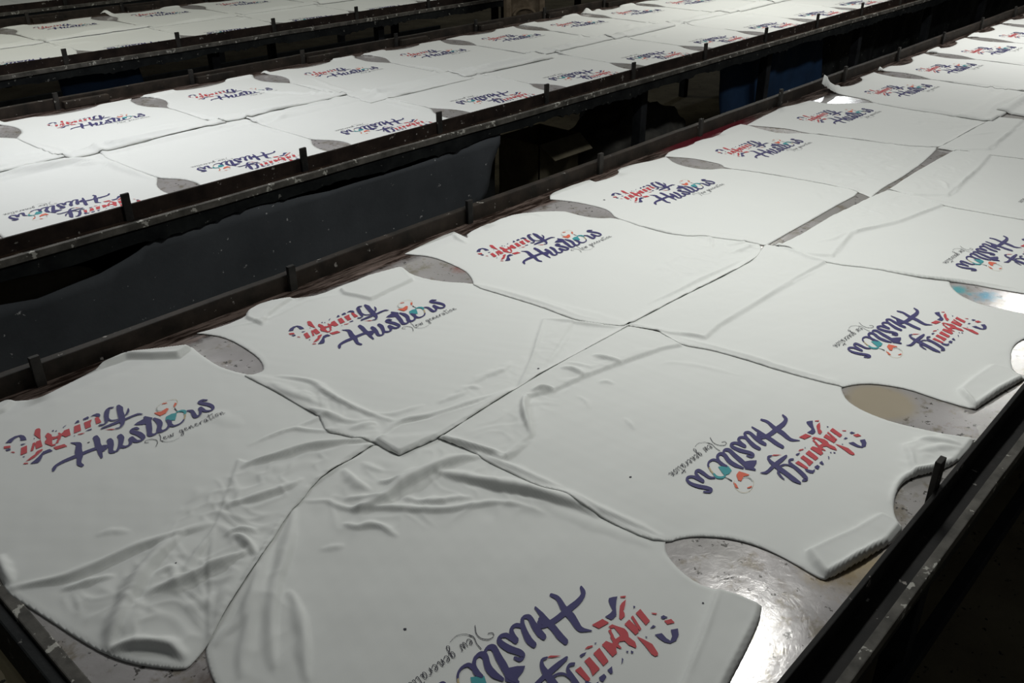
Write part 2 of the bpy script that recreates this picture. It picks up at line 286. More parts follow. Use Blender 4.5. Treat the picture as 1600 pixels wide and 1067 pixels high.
# ------------------------------------------------------------------ printed logo, traced in metres about the tip of the H
LOGO = json.loads('''{"polys":[[0,[-80,433,-134,459,-188,502,-106,543,2,615,112,707,190,712,228,704,241,605,143,620,72,612,14,521,-39,456]],[1,[-213,529,-278,581,-242,597,-197,548]],[1,[-127,621,-218,625,-113,686,-62,711,-15,726,9,767,49,801,138,803,130,765,12,684,-65,635]],[1,[478,565,295,605,289,715,467,674]],[1,[356,750,287,762,261,854,236,932,261,1005,321,1065,333,1175,388,1238,416,1243,433,1139,413,1063,463,1021,513,1027,538,1109,564,1097,565,1043,615,1073,646,1112,737,1106,670,880,577,879,557,967,531,959,488,882,457,867,412,790,353,799,401,840,431,895,454,920,468,954,378,966,357,926,318,817,352,797]],[1,[174,885,60,881,108,1059,160,1112,231,1109]],[1,[11,874,-37,875,28,993,90,1105,135,1106]],[1,[-93,879,-203,880,-109,1105,-7,1110]],[1,[239,1130,223,1235,214,1367,292,1511,327,1532,364,1509,364,1456,302,1307]],[0,[56,1294,-30,1350,4,1449,5,1510,-82,1482,-161,1405,-245,1464,-154,1536,-46,1566,44,1536,77,1468,75,1384]],[1,[-237,1246,-329,1300,-307,1373,-213,1317]],[0,[-265,1172,-318,1183,-326,1252,-246,1216]],[1,[-243,1030,-293,1098,-258,1099,-237,1058]],[0,[7,1183,-73,1181,-79,1226,-30,1211]],[0,[-190,771,-197,806,-153,806]],[0,[162,1214,154,1248,181,1248]],[0,[542,1177,519,1203,560,1217]],[0,[491,1221,486,1263,521,1265,524,1245]],[0,[668,1206,675,1234,725,1260,755,1263]],[0,[960,1189,869,1196,950,1268,980,1257]],[1,[880,759,817,756,761,792,766,811,830,790]],[0,[712,785,682,806,715,811]],[0,[1008,774,965,779,901,807,956,819,1017,812]],[1,[862,887,730,887,829,1112,937,1110]],[1,[1041,880,939,885,1005,1105,1158,1108,1082,998]],[1,[1237,885,1142,898,1214,1115,1258,1122,1276,1091]],[0,[1283,1080,1266,1137,1239,1205,1175,1219,1237,1245,1309,1248,1340,1206,1333,1138]],[0,[1123,1180,1034,1194,1048,1244,1144,1264,1155,1221]],[1,[1329,475,1259,497,1168,602,1257,547]],[0,[1773,228,1682,289,1608,364,1686,403,1820,427,1891,501,1963,346,1904,278]],[2,[2210,-31,2078,85,2149,197,2269,216,2352,180,2305,100]],[4,[2210,318,2090,300,2064,404,2058,486,2173,433,2308,469,2321,418]],[4,[2420,382,2428,446,2510,536,2523,485]],[4,[2395,627,2297,663,2345,682,2406,651]]],"strips":[[0,[11,-10,33,5,61,35,87,65,110,86,126,93,138,96,161,101,194,106,232,108,276,109,328,106,385,101,444,98,504,98,563,100,618,100,666,99,709,96,746,93,775,88,795,81,812,69,824,52,833,32,840,13,843,1,842,-11,838,-25,835,-41,844,-55],[-14,-11,-16,4,-5,32,6,62,25,96,63,134,119,163,175,182,230,194,286,202,345,205,407,204,466,202,522,200,576,198,633,195,689,192,740,187,784,181,825,174,863,163,895,147,915,122,925,95,928,67,929,43,924,20,915,0,904,-16,895,-32,873,-51]],[0,[429,-224,441,-205,440,-175,437,-146,437,-117,445,-84,468,-42,500,8,535,62,565,115,582,163,594,207,604,247,617,284,629,318,645,353,661,388,674,421,681,448,687,473,689,500,682,529,660,556,631,582,600,608,570,634,564,635],[400,-235,383,-227,374,-200,364,-173,357,-142,359,-102,375,-53,398,-1,423,51,440,97,452,137,460,178,467,220,478,261,497,303,518,341,537,375,553,405,568,433,582,455,590,475,593,497,592,526,581,558,567,592,555,626,556,631]],[0,[753,-225,766,-212,782,-172,798,-132,814,-92,831,-53,847,-13,865,27,883,67,898,106,907,139,912,169,918,196,925,226,938,260,953,299,968,339,981,378,987,414,990,447,993,480,996,513,976,533],[732,-230,724,-221,730,-183,736,-145,742,-107,748,-68,759,-28,770,12,780,50,788,84,795,114,799,142,804,171,811,204,823,242,836,281,849,320,860,355,871,389,881,423,889,457,898,491,927,522]],[0,[920,-25,943,-9,956,11,971,32,985,55,990,78,983,97,969,113,951,125,931,136,909,144,885,150,861,155,839,160,812,154],[895,-25,893,-10,907,11,922,31,932,48,935,60,931,71,920,83,904,94,887,103,870,110,849,114,825,119,802,124,793,136]],[0,[1063,-184,1037,-181,1020,-185,1007,-189,1006,-190,1004,-189,996,-181,987,-171,981,-157,982,-140,995,-114,1016,-78,1041,-37,1064,3,1080,40,1095,76,1108,110,1120,143,1124,172,1125,197,1126,221,1126,245,1107,265],[1060,-205,1031,-223,1018,-227,1001,-233,974,-238,949,-234,930,-225,912,-212,897,-192,894,-163,903,-127,920,-86,939,-46,953,-10,966,24,978,57,988,90,996,119,1006,146,1014,171,1022,196,1029,222,1058,254]],[0,[1011,-235,1048,-218,1074,-196,1102,-175,1133,-147,1166,-111,1201,-64,1238,-8,1274,49,1302,100,1313,142,1316,178,1316,208,1317,239,1297,258],[984,-226,994,-201,1018,-177,1041,-156,1060,-136,1081,-107,1107,-65,1137,-12,1164,41,1183,85,1198,120,1207,151,1213,182,1221,216,1249,247]],[0,[1099,-102,1089,-125,1098,-148,1106,-172,1117,-196,1135,-215,1160,-226,1191,-231,1227,-228,1271,-213,1307,-188,1332,-160,1353,-132,1371,-105,1387,-77,1401,-48,1412,-21,1424,6,1410,32],[1134,-86,1158,-93,1168,-116,1178,-139,1189,-158,1200,-170,1214,-175,1230,-177,1242,-175,1243,-175,1247,-171,1260,-155,1274,-132,1287,-109,1297,-87,1305,-63,1313,-36,1321,-10,1358,24]],[0,[1345,15,1322,-19,1327,-42,1332,-65,1337,-87,1342,-108,1343,-130,1343,-153,1346,-177,1355,-198,1375,-215,1400,-229,1429,-237,1464,-237,1504,-224,1539,-201,1565,-172,1581,-139,1589,-101,1593,-57,1593,-11,1591,33,1580,74,1564,115,1550,152,1541,181,1536,204,1535,221,1535,232,1532,231,1523,227,1529,229,1541,229,1549,228,1556,221,1563,204,1569,184,1576,164,1591,156],[1395,32,1423,16,1423,-9,1422,-33,1422,-57,1422,-81,1423,-104,1423,-126,1425,-144,1431,-157,1443,-169,1460,-179,1476,-185,1482,-187,1477,-186,1478,-184,1483,-175,1488,-158,1491,-128,1491,-89,1487,-47,1481,-7,1474,31,1462,71,1449,110,1442,145,1442,175,1447,201,1456,224,1478,250,1517,271,1552,278,1583,276,1607,267,1618,248,1622,227,1624,204,1627,183,1617,166]],[0,[1839,-148,1807,-148,1780,-158,1755,-168,1739,-174,1733,-174,1725,-168,1716,-159,1711,-146,1713,-131,1721,-108,1739,-75,1762,-35,1784,7,1803,48,1821,89,1839,130,1857,170,1872,209,1890,249,1906,291,1917,334,1915,375,1907,413,1898,449,1889,486,1878,494],[1842,-169,1814,-192,1789,-201,1761,-214,1726,-225,1689,-229,1659,-223,1634,-210,1616,-189,1609,-160,1617,-122,1635,-82,1655,-42,1672,-4,1687,34,1703,75,1719,116,1735,157,1756,199,1777,239,1795,276,1808,312,1821,350,1830,390,1837,431,1844,473,1856,488]],[0,[1986,-189,1964,-177,1939,-177,1915,-179,1900,-178,1894,-175,1890,-166,1888,-153,1890,-137,1897,-119,1912,-95,1939,-60,1971,-18,1998,26,2014,67,2023,105,2029,143,2032,180,2025,216,2014,249,2002,281,1991,313,1975,322],[1972,-216,1935,-231,1911,-233,1883,-237,1851,-238,1822,-230,1802,-214,1789,-194,1783,-166,1789,-132,1810,-92,1840,-52,1867,-15,1885,18,1899,49,1910,82,1917,116,1922,150,1929,185,1932,220,1934,257,1936,294,1948,313]],[0,[1932,-231,1970,-218,1998,-199,2028,-180,2060,-156,2090,-129,2113,-99,2130,-69,2143,-40,2153,-11,2151,15,2144,39,2136,61,2129,83,2116,92],[1912,-216,1929,-190,1956,-168,1983,-149,2004,-131,2018,-116,2030,-98,2041,-76,2049,-54,2055,-32,2064,-9,2070,15,2074,41,2079,67,2091,84]],[0,[2058,-95,2039,-121,2042,-142,2042,-165,2046,-188,2058,-209,2079,-223,2106,-232,2134,-236,2164,-237,2193,-234,2224,-226,2253,-215,2282,-200,2307,-181,2327,-161,2345,-141,2362,-123,2367,-110],[2095,-82,2115,-96,2114,-119,2113,-141,2113,-160,2117,-173,2129,-182,2146,-190,2167,-195,2186,-197,2205,-195,2224,-190,2244,-183,2261,-174,2277,-164,2295,-150,2314,-132,2335,-114,2353,-105]],[3,[2340,-134,2355,-125,2376,-100,2398,-74,2418,-47,2434,-18,2448,11,2462,39,2459,49],[2326,-132,2328,-120,2349,-95,2370,-70,2388,-45,2403,-19,2417,9,2430,37,2443,48]],[2,[2443,11,2462,26,2476,48,2492,70,2507,95,2515,121,2510,145,2499,167,2484,185,2467,201,2445,210,2422,213,2400,215,2379,217,2358,212],[2421,11,2418,25,2429,48,2440,69,2447,87,2448,102,2445,117,2438,135,2427,151,2415,163,2404,171,2390,177,2371,181,2353,187,2345,197]],[0,[2511,102,2508,89,2518,68,2529,49,2536,30,2537,9,2532,-20,2519,-57,2505,-96,2493,-132,2487,-161,2482,-189,2481,-216,2489,-240,2514,-254,2546,-258,2584,-253,2624,-234,2657,-208,2683,-178,2706,-147,2726,-116,2743,-85,2757,-54,2769,-23,2782,7,2771,33],[2529,112,2543,109,2561,94,2580,78,2597,59,2609,33,2608,-3,2601,-42,2592,-80,2587,-112,2580,-141,2573,-167,2570,-185,2570,-193,2573,-198,2583,-201,2592,-202,2596,-203,2604,-193,2619,-172,2634,-145,2649,-117,2661,-91,2671,-63,2681,-33,2692,-3,2726,28]],[0,[2715,18,2695,-12,2697,-37,2700,-63,2702,-88,2705,-112,2704,-134,2701,-158,2701,-182,2707,-205,2722,-225,2741,-243,2764,-257,2791,-265,2821,-264,2854,-255,2886,-237,2912,-214,2932,-187,2948,-158,2960,-126,2967,-93,2968,-60,2965,-25,2959,8,2951,42,2939,75,2923,107,2908,137,2897,162,2888,185,2881,205,2878,220,2875,222,2865,215,2865,215,2874,217,2885,216,2899,208,2916,192,2934,173,2952,154,2970,151],[2757,32,2779,15,2778,-11,2777,-38,2776,-64,2775,-90,2774,-114,2772,-137,2772,-156,2775,-170,2785,-185,2800,-200,2816,-211,2828,-216,2837,-216,2846,-214,2854,-209,2862,-202,2869,-188,2877,-166,2882,-141,2884,-116,2882,-90,2876,-61,2867,-30,2857,-1,2845,29,2830,60,2815,91,2803,120,2797,148,2794,173,2795,198,2806,226,2839,253,2875,265,2906,266,2933,259,2951,243,2966,222,2980,200,2993,179,2991,163]],[0,[1897,588,1898,592,1888,616,1879,641,1864,666,1834,687,1781,694,1721,695,1663,694,1614,694,1576,697,1543,701,1511,705,1478,709,1440,709,1402,709,1365,710,1328,710,1290,708,1252,707,1215,705,1177,703,1141,692],[1890,584,1884,585,1858,600,1834,616,1809,627,1780,632,1740,635,1686,633,1626,629,1572,626,1527,625,1489,625,1453,624,1417,624,1381,627,1345,629,1309,632,1274,635,1240,640,1207,645,1174,650,1141,655,1123,668]],[0,[1302,485,1305,475,1322,466,1340,454,1363,445,1402,448,1441,468,1471,493,1498,521,1522,550,1543,581,1560,613,1576,645,1591,677,1605,710,1619,744,1633,779,1646,814,1657,849,1667,884,1677,918,1688,952,1702,987,1718,1023,1734,1060,1748,1097,1748,1131,1745,1163,1741,1193,1737,1223,1724,1236],[1315,496,1333,498,1355,492,1377,485,1393,482,1394,484,1399,489,1413,505,1429,527,1443,550,1451,573,1458,600,1465,630,1472,662,1484,695,1496,729,1507,763,1518,797,1530,831,1541,866,1553,901,1566,938,1579,975,1593,1012,1606,1046,1616,1079,1632,1111,1646,1144,1660,1177,1673,1211,1692,1230]],[0,[1144,814,1144,799,1156,789,1168,777,1184,766,1207,759,1237,762,1268,771,1299,787,1325,810,1346,837,1364,867,1381,899,1397,930,1413,961,1428,994,1443,1026,1460,1057,1478,1089,1497,1122,1516,1153,1534,1179,1546,1201,1554,1218,1556,1224,1538,1218,1533,1221,1551,1218,1574,1210,1599,1204,1619,1204],[1167,828,1190,827,1204,817,1218,807,1230,801,1237,800,1243,801,1251,804,1260,809,1269,817,1278,835,1288,861,1297,891,1308,922,1320,953,1332,985,1344,1018,1358,1051,1375,1085,1393,1120,1412,1153,1429,1182,1447,1205,1466,1227,1492,1251,1541,1272,1582,1269,1603,1256,1619,1241,1633,1229,1637,1217]],[0,[1524,748,1517,760,1496,766,1476,771,1458,776,1442,784,1427,794,1414,806,1402,820,1394,836,1392,858,1392,883,1395,910,1397,936,1390,942],[1506,732,1482,729,1463,735,1443,741,1422,748,1404,758,1389,771,1376,786,1365,804,1359,824,1357,848,1359,875,1363,902,1366,929,1374,939]],[0,[1562,765,1585,760,1604,763,1627,766,1657,773,1690,788,1717,811,1739,835,1758,860,1775,885,1785,908,1792,931,1797,953,1803,975,1801,982],[1566,784,1593,798,1616,803,1636,806,1648,809,1655,812,1669,824,1687,842,1705,865,1721,886,1737,907,1752,928,1766,951,1780,973,1789,981]],[6,[2210,443,2210,447,2190,458,2171,470,2158,483,2151,501,2149,522,2152,543,2161,564,2177,586,2193,609,2193,613],[2206,440,2200,439,2179,449,2157,460,2140,474,2132,494,2129,517,2133,541,2146,564,2164,588,2182,610,2188,613]],[5,[2397,217,2399,220,2400,242,2401,263,2403,285,2408,306,2413,329,2419,351,2413,357],[2392,216,2389,217,2387,238,2385,258,2384,280,2386,301,2388,323,2390,345,2399,354]],[3,[2147,599,2151,600,2171,615,2191,629,2212,643,2234,655,2257,666,2281,675,2305,683,2329,690,2353,696,2376,699,2399,702,2421,703,2442,702,2463,699,2482,696,2499,690,2515,683,2529,675,2541,666,2552,655,2560,643,2566,630,2570,617,2572,602,2572,587,2569,571,2564,555,2557,538,2548,521,2537,505,2524,488,2509,472,2492,456,2474,441,2455,427,2434,413,2412,401,2389,390,2365,379,2363,377],[2145,600,2147,603,2167,617,2187,632,2209,646,2232,658,2256,669,2280,679,2304,688,2329,695,2353,700,2377,704,2401,707,2424,707,2446,707,2467,704,2486,700,2504,695,2520,688,2535,679,2547,670,2558,659,2567,646,2573,633,2577,619,2579,604,2579,588,2576,572,2571,555,2564,538,2554,521,2543,504,2530,487,2514,471,2497,454,2479,439,2458,424,2437,410,2414,398,2391,386,2367,375,2364,375]],[5,[1534,-369,1534,-365,1515,-352,1496,-339,1487,-326,1492,-310,1506,-292,1521,-283,1543,-282,1571,-288,1596,-301,1618,-324,1637,-354,1648,-386,1649,-419,1643,-453,1629,-487,1605,-523,1572,-559,1540,-597,1539,-601],[1528,-373,1523,-373,1503,-360,1484,-347,1474,-331,1480,-310,1497,-289,1522,-274,1550,-273,1581,-279,1608,-293,1630,-317,1649,-348,1661,-381,1662,-415,1655,-450,1641,-486,1616,-524,1583,-561,1550,-598,1544,-602]],[5,[1722,-539,1724,-534,1718,-510,1711,-486,1712,-460,1726,-428,1747,-392,1765,-355,1775,-320,1782,-285,1789,-250,1786,-247],[1715,-541,1711,-540,1705,-516,1698,-491,1699,-463,1714,-429,1735,-393,1753,-357,1763,-323,1769,-288,1776,-253,1780,-249]],[5,[1712,-491,1710,-495,1717,-527,1723,-559,1739,-588,1767,-614,1803,-638,1843,-653,1886,-654,1931,-647,1975,-640,1979,-638],[1717,-489,1720,-490,1726,-523,1732,-555,1746,-583,1774,-610,1810,-633,1848,-647,1889,-649,1933,-642,1977,-635,1980,-635]],[5,[1765,-441,1781,-439,1796,-437,1807,-433,1814,-426,1818,-416,1819,-410,1817,-406,1813,-403,1808,-403,1800,-408,1791,-418,1783,-429,1779,-444,1777,-461,1777,-475,1780,-484,1786,-490,1792,-491,1803,-486,1818,-475,1834,-464],[1766,-452,1782,-450,1798,-448,1813,-443,1823,-432,1829,-420,1830,-408,1825,-399,1816,-393,1804,-393,1793,-400,1782,-411,1773,-425,1768,-442,1766,-461,1766,-477,1771,-490,1780,-499,1793,-502,1808,-496,1825,-484,1840,-473]],[5,[1874,-411,1870,-440,1866,-469,1865,-489,1868,-499,1869,-501,1874,-497,1886,-470,1900,-431,1912,-407,1919,-430,1914,-465,1911,-491,1914,-501,1915,-503,1920,-499,1932,-474,1948,-438,1960,-411,1973,-405,1981,-415,1985,-422],[1863,-410,1859,-439,1855,-468,1854,-490,1858,-505,1870,-512,1883,-503,1896,-474,1910,-435,1917,-417,1908,-428,1903,-463,1900,-491,1904,-506,1916,-514,1929,-505,1942,-479,1958,-442,1970,-417,1970,-416,1971,-420,1975,-428]],[5,[2128,-434,2122,-425,2116,-417,2113,-416,2104,-422,2092,-436,2083,-451,2079,-467,2079,-484,2081,-496,2084,-500,2089,-501,2096,-496,2111,-468,2127,-431,2145,-422,2135,-459,2117,-520,2099,-570,2085,-597,2072,-614,2059,-622,2044,-617,2034,-603,2034,-584,2048,-564,2070,-543,2091,-524,2108,-510,2125,-498,2142,-486],[2137,-428,2131,-419,2123,-409,2110,-405,2097,-414,2083,-430,2073,-447,2068,-465,2068,-485,2070,-500,2079,-510,2092,-512,2105,-502,2121,-473,2137,-436,2134,-421,2125,-456,2106,-517,2089,-566,2076,-592,2064,-606,2057,-611,2051,-609,2045,-599,2044,-588,2056,-572,2077,-551,2098,-533,2115,-519,2131,-507,2148,-495]],[5,[2166,-457,2182,-455,2197,-453,2208,-449,2214,-442,2219,-432,2220,-425,2218,-422,2213,-419,2208,-419,2201,-424,2191,-434,2184,-445,2180,-460,2177,-477,2178,-491,2181,-500,2186,-506,2193,-507,2204,-502,2219,-491,2235,-480],[2167,-467,2183,-466,2199,-464,2213,-459,2224,-448,2229,-436,2231,-424,2226,-414,2216,-409,2205,-409,2194,-416,2183,-427,2174,-440,2169,-458,2166,-477,2167,-493,2172,-506,2181,-515,2194,-518,2209,-512,2225,-500,2241,-489]],[5,[2275,-427,2271,-462,2268,-496,2268,-515,2259,-508,2264,-486,2272,-464,2284,-444,2298,-425,2311,-413,2323,-419,2325,-433,2325,-449,2321,-469,2314,-492,2312,-507,2313,-507,2318,-506,2325,-503,2329,-499,2334,-493,2340,-486],[2264,-426,2260,-461,2257,-496,2257,-516,2270,-511,2275,-489,2282,-469,2293,-450,2307,-432,2316,-423,2313,-424,2314,-433,2314,-448,2310,-467,2303,-490,2301,-508,2309,-518,2321,-517,2330,-513,2337,-507,2343,-499,2349,-492]],[5,[2369,-465,2384,-463,2400,-461,2410,-457,2417,-450,2422,-440,2423,-433,2421,-430,2416,-427,2411,-427,2404,-432,2394,-442,2387,-453,2383,-468,2380,-485,2381,-499,2384,-508,2389,-514,2395,-515,2406,-510,2422,-499,2437,-488],[2370,-475,2386,-474,2402,-472,2416,-467,2426,-456,2432,-444,2434,-432,2429,-422,2419,-417,2408,-417,2397,-424,2386,-435,2377,-448,2372,-466,2369,-485,2370,-501,2375,-514,2384,-523,2397,-526,2412,-520,2428,-508,2444,-497]],[5,[2475,-445,2473,-476,2470,-507,2470,-521,2463,-512,2469,-486,2477,-462,2490,-445,2505,-430,2519,-421,2531,-425,2537,-435,2542,-444],[2464,-444,2462,-475,2459,-507,2460,-526,2474,-515,2479,-489,2487,-467,2498,-452,2512,-438,2522,-432,2524,-433,2527,-441,2532,-450]],[5,[2608,-453,2602,-444,2596,-436,2593,-435,2584,-441,2572,-455,2563,-470,2558,-486,2556,-503,2556,-515,2560,-521,2565,-523,2571,-519,2584,-497,2599,-464,2611,-445,2615,-467,2607,-498,2603,-518,2602,-516,2612,-511,2622,-505],[2617,-447,2611,-438,2603,-428,2590,-424,2577,-433,2563,-449,2553,-465,2547,-484,2545,-503,2546,-518,2553,-529,2566,-534,2580,-526,2594,-502,2609,-469,2614,-455,2605,-464,2596,-495,2592,-519,2604,-527,2617,-521,2627,-515]],[5,[2716,-346,2697,-407,2679,-468,2667,-512,2666,-529,2667,-528,2672,-526,2680,-524,2690,-516,2700,-509],[2706,-343,2687,-404,2668,-465,2656,-510,2655,-532,2666,-539,2676,-537,2685,-533,2696,-525,2707,-517]],[5,[2651,-397,2695,-388,2739,-380,2783,-372],[2653,-407,2697,-399,2741,-391,2785,-383]],[5,[2748,-447,2740,-476,2733,-504,2731,-523,2733,-524,2742,-522,2753,-520],[2737,-444,2730,-473,2722,-502,2720,-525,2730,-535,2744,-533,2756,-530]],[5,[2756,-398,2759,-393,2763,-389,2766,-384],[2765,-404,2769,-400,2772,-395,2775,-390]],[5,[2830,-444,2818,-449,2807,-453,2798,-460,2791,-474,2786,-491,2784,-506,2787,-518,2793,-528,2797,-531,2806,-525,2818,-512,2826,-497,2826,-478,2822,-455,2823,-436,2839,-432,2855,-439,2870,-445],[2826,-434,2814,-439,2801,-444,2790,-454,2781,-470,2775,-489,2773,-506,2777,-522,2785,-536,2798,-542,2813,-534,2827,-518,2837,-500,2837,-477,2833,-454,2832,-442,2837,-443,2851,-449,2865,-455]],[5,[2888,-451,2885,-486,2882,-521,2881,-539,2873,-532,2878,-510,2886,-488,2898,-469,2912,-449,2924,-438,2937,-443,2939,-457,2938,-473,2934,-493,2928,-516,2925,-531,2926,-532,2931,-530,2938,-528,2943,-524,2948,-517,2953,-510],[2877,-450,2874,-485,2871,-520,2870,-540,2883,-535,2889,-514,2896,-493,2907,-475,2920,-456,2929,-448,2927,-448,2928,-458,2927,-472,2923,-491,2917,-514,2914,-532,2923,-542,2934,-541,2944,-537,2951,-531,2957,-524,2962,-517]]]}''')
PART_OF = {}
def logo_part_index(kind, i, m, pts):
    xs = pts[0::2]; ys = pts[1::2]; cx = sum(xs) / len(xs) / 1e4; cy = sum(ys) / len(ys) / 1e4
    if m in (4, 6) or (m == 5 and kind == 's' and i in GLOBE_TICK): return 'globe_emblem'
    if m == 3 and kind == 's' and i in GLOBE_TICK: return 'globe_emblem'
    if m == 5: return 'script_lettering'
    if m == 1: return 'flag_lettering'
    if m in (2, 3): return 'navy_lettering'
    if kind == 'p': return 'navy_lettering' if i == HT_POLY else 'flag_lettering'
    return 'flag_lettering' if i >= G_FIRST else 'navy_lettering'
HT_POLY = 29
G_FIRST = 16
GLOBE_TICK = (21, 22, 23)

def build_logo_parts():
    parts = {}
    def add(pn):
        return parts.setdefault(pn, dict(v=[], f=[], m=[]))
    for i, (m, p) in enumerate(LOGO['polys']):
        d = add(logo_part_index('p', i, m, p)); n0 = len(d['v'])
        pts = [(p[k] / 1e4, p[k + 1] / 1e4) for k in range(0, len(p), 2)]
        tri = tessellate_polygon([[Vector((x, y, 0)) for x, y in pts]])
        d['v'] += [(x, y, (i % 3) * 2e-5) for x, y in pts]
        for t in tri:
            a, b_, c = [pts[k] for k in t]
            cr = (b_[0] - a[0]) * (c[1] - a[1]) - (b_[1] - a[1]) * (c[0] - a[0])
            t = tuple(n0 + k for k in (t if cr > 0 else (t[0], t[2], t[1])))
            d['f'].append(t); d['m'].append(m)
    for i, (m, l, r) in enumerate(LOGO['strips']):
        d = add(logo_part_index('s', i, m, l + r)); n0 = len(d['v'])
        L = [(l[k] / 1e4, l[k + 1] / 1e4) for k in range(0, len(l), 2)]
        Rr = [(r[k] / 1e4, r[k + 1] / 1e4) for k in range(0, len(r), 2)]
        n = len(L); d['v'] += [(x, y, 8e-5 + (i % 22) * 2.5e-5) for x, y in L + Rr]
        for k in range(n - 1):
            q = (n0 + k, n0 + n + k, n0 + n + k + 1, n0 + k + 1)
            P = [d['v'][j] for j in q]
            ar = sum(P[j][0] * P[(j + 1) % 4][1] - P[(j + 1) % 4][0] * P[j][1] for j in range(4))
            d['f'].append(q if ar > 0 else q[::-1]); d['m'].append(m)
    return parts
LP = build_logo_parts()
FLATLOGO = {}
for pn, d in LP.items():
    me = mesh(pn, [(x, y, 0.0009 + z) for x, y, z in d['v']], d['f'], d['m'])
    for m in INKS: me.materials.append(m)
    FLATLOGO[pn] = me
def add_logo(parent, x, y, rz, zfun=None, z=0.0):
    """print on a shirt: shared flat mesh, or a copy laid over the shirt's own surface"""
    for pn, d in LP.items():
        if zfun is None:
            o = bpy.data.objects.new(pn, FLATLOGO[pn]); COL.objects.link(o); o.location = (x, y, z)
        else:
            c, s = math.cos(rz), math.sin(rz)
            a = np.array(d['v']); wx = x + a[:, 0] * c - a[:, 1] * s; wy = y + a[:, 0] * s + a[:, 1] * c
            zz = zfun(wx, wy)
            me = mesh(pn, [(p[0], p[1], q + 0.0011 + p[2]) for p, q in zip(d['v'], zz)], d['f'], d['m'])
            for m in INKS: me.materials.append(m)
            o = bpy.data.objects.new(pn, me); COL.objects.link(o); o.location = (x, y, 0)
        o.rotation_euler = (0, 0, rz); o.parent = parent

# ------------------------------------------------------------------ cloth engine
def pip(px, py, poly):
    ins = np.zeros(px.shape, bool); n = len(poly); j = n - 1
    for i in range(n):
        xi, yi = poly[i]; xj, yj = poly[j]
        c = ((yi > py) != (yj > py))
        with np.errstate(divide='ignore', invalid='ignore'):
            c &= px < (xj - xi) * (py - yi) / (yj - yi + 1e-12) + xi
        ins ^= c; j = i
    return ins
def dist_poly(px, py, poly, closed=True):
    """distance, signed side, arc parameter and nearest point on a polyline"""
    best = np.full(px.shape, 1e9); side = np.zeros(px.shape); tt = np.zeros(px.shape)
    nx_ = np.zeros(px.shape); ny_ = np.zeros(px.shape)
    P = np.array(poly, float); n = len(P); m = n if closed else n - 1
    seg = [np.hypot(*(P[(i + 1) % n] - P[i])) for i in range(m)]; tot = sum(seg); acc = 0
    for i in range(m):
        a = P[i]; b_ = P[(i + 1) % n]; d = b_ - a; l2 = d @ d + 1e-12
        t = np.clip(((px - a[0]) * d[0] + (py - a[1]) * d[1]) / l2, 0, 1)
        qx = a[0] + t * d[0]; qy = a[1] + t * d[1]
        dd = np.hypot(px - qx, py - qy); k = dd < best
        best[k] = dd[k]; side[k] = (d[0] * (py - a[1]) - d[1] * (px - a[0]))[k]
        tt[k] = ((acc + t * seg[i]) / tot)[k]; nx_[k] = qx[k]; ny_[k] = qy[k]; acc += seg[i]
    return best, np.sign(side), tt, nx_, ny_
def smooth_line(p, n=4):
    p = np.array(p, float); P = np.vstack([2 * p[0] - p[1], p, 2 * p[-1] - p[-2]]); o = []
    for i in range(len(p) - 1):
        a, b_, c, d = P[i:i + 4]
        for k in range(n):
            t = k / n
            o.append(.5 * ((2 * b_) + (c - a) * t + (2 * a - 5 * b_ + 4 * c - d) * t * t + (3 * b_ - a - 3 * c + d) * t ** 3))
    o.append(p[-1]); return np.array(o)
def soften(poly, k=1, lim=0.45):
    """cut corners slightly, leaving sharp ones alone"""
    P = [np.array(p, float) for p in poly]
    for _ in range(k):
        o = []; n = len(P)
        for i in range(n):
            a, b_, c = P[i - 1], P[i], P[(i + 1) % n]
            u = (b_ - a) / (np.linalg.norm(b_ - a) + 1e-9); v = (c - b_) / (np.linalg.norm(c - b_) + 1e-9)
            if u @ v < lim: o.append(b_)
            else: o.append(b_ * .75 + a * .25); o.append(b_ * .75 + c * .25)
        P = o
    return P
def wave(x, y, seed, lo, hi, n=5):
    r = np.random.default_rng(seed); s = 0
    for i in range(n):
        wl = r.uniform(lo, hi); a = r.uniform(0, 2 * math.pi); ph = r.uniform(0, 6.28)
        s = s + np.sin((x * math.cos(a) + y * math.sin(a)) * 2 * math.pi / wl + ph)
    return s / n
def sstep(t):
    t = np.clip(t, 0, 1); return t * t * (3 - 2 * t)

def grow(P, d):
    n = len(P); ar = sum(P[i][0] * P[(i + 1) % n][1] - P[(i + 1) % n][0] * P[i][1] for i in range(n)); s = 1 if ar > 0 else -1
    o = []
    for i in range(n):
        t = P[(i + 1) % n] - P[i - 1]; t = t / (np.linalg.norm(t) + 1e-9); o.append(P[i] + s * d * np.array([t[1], -t[0]]))
    return o

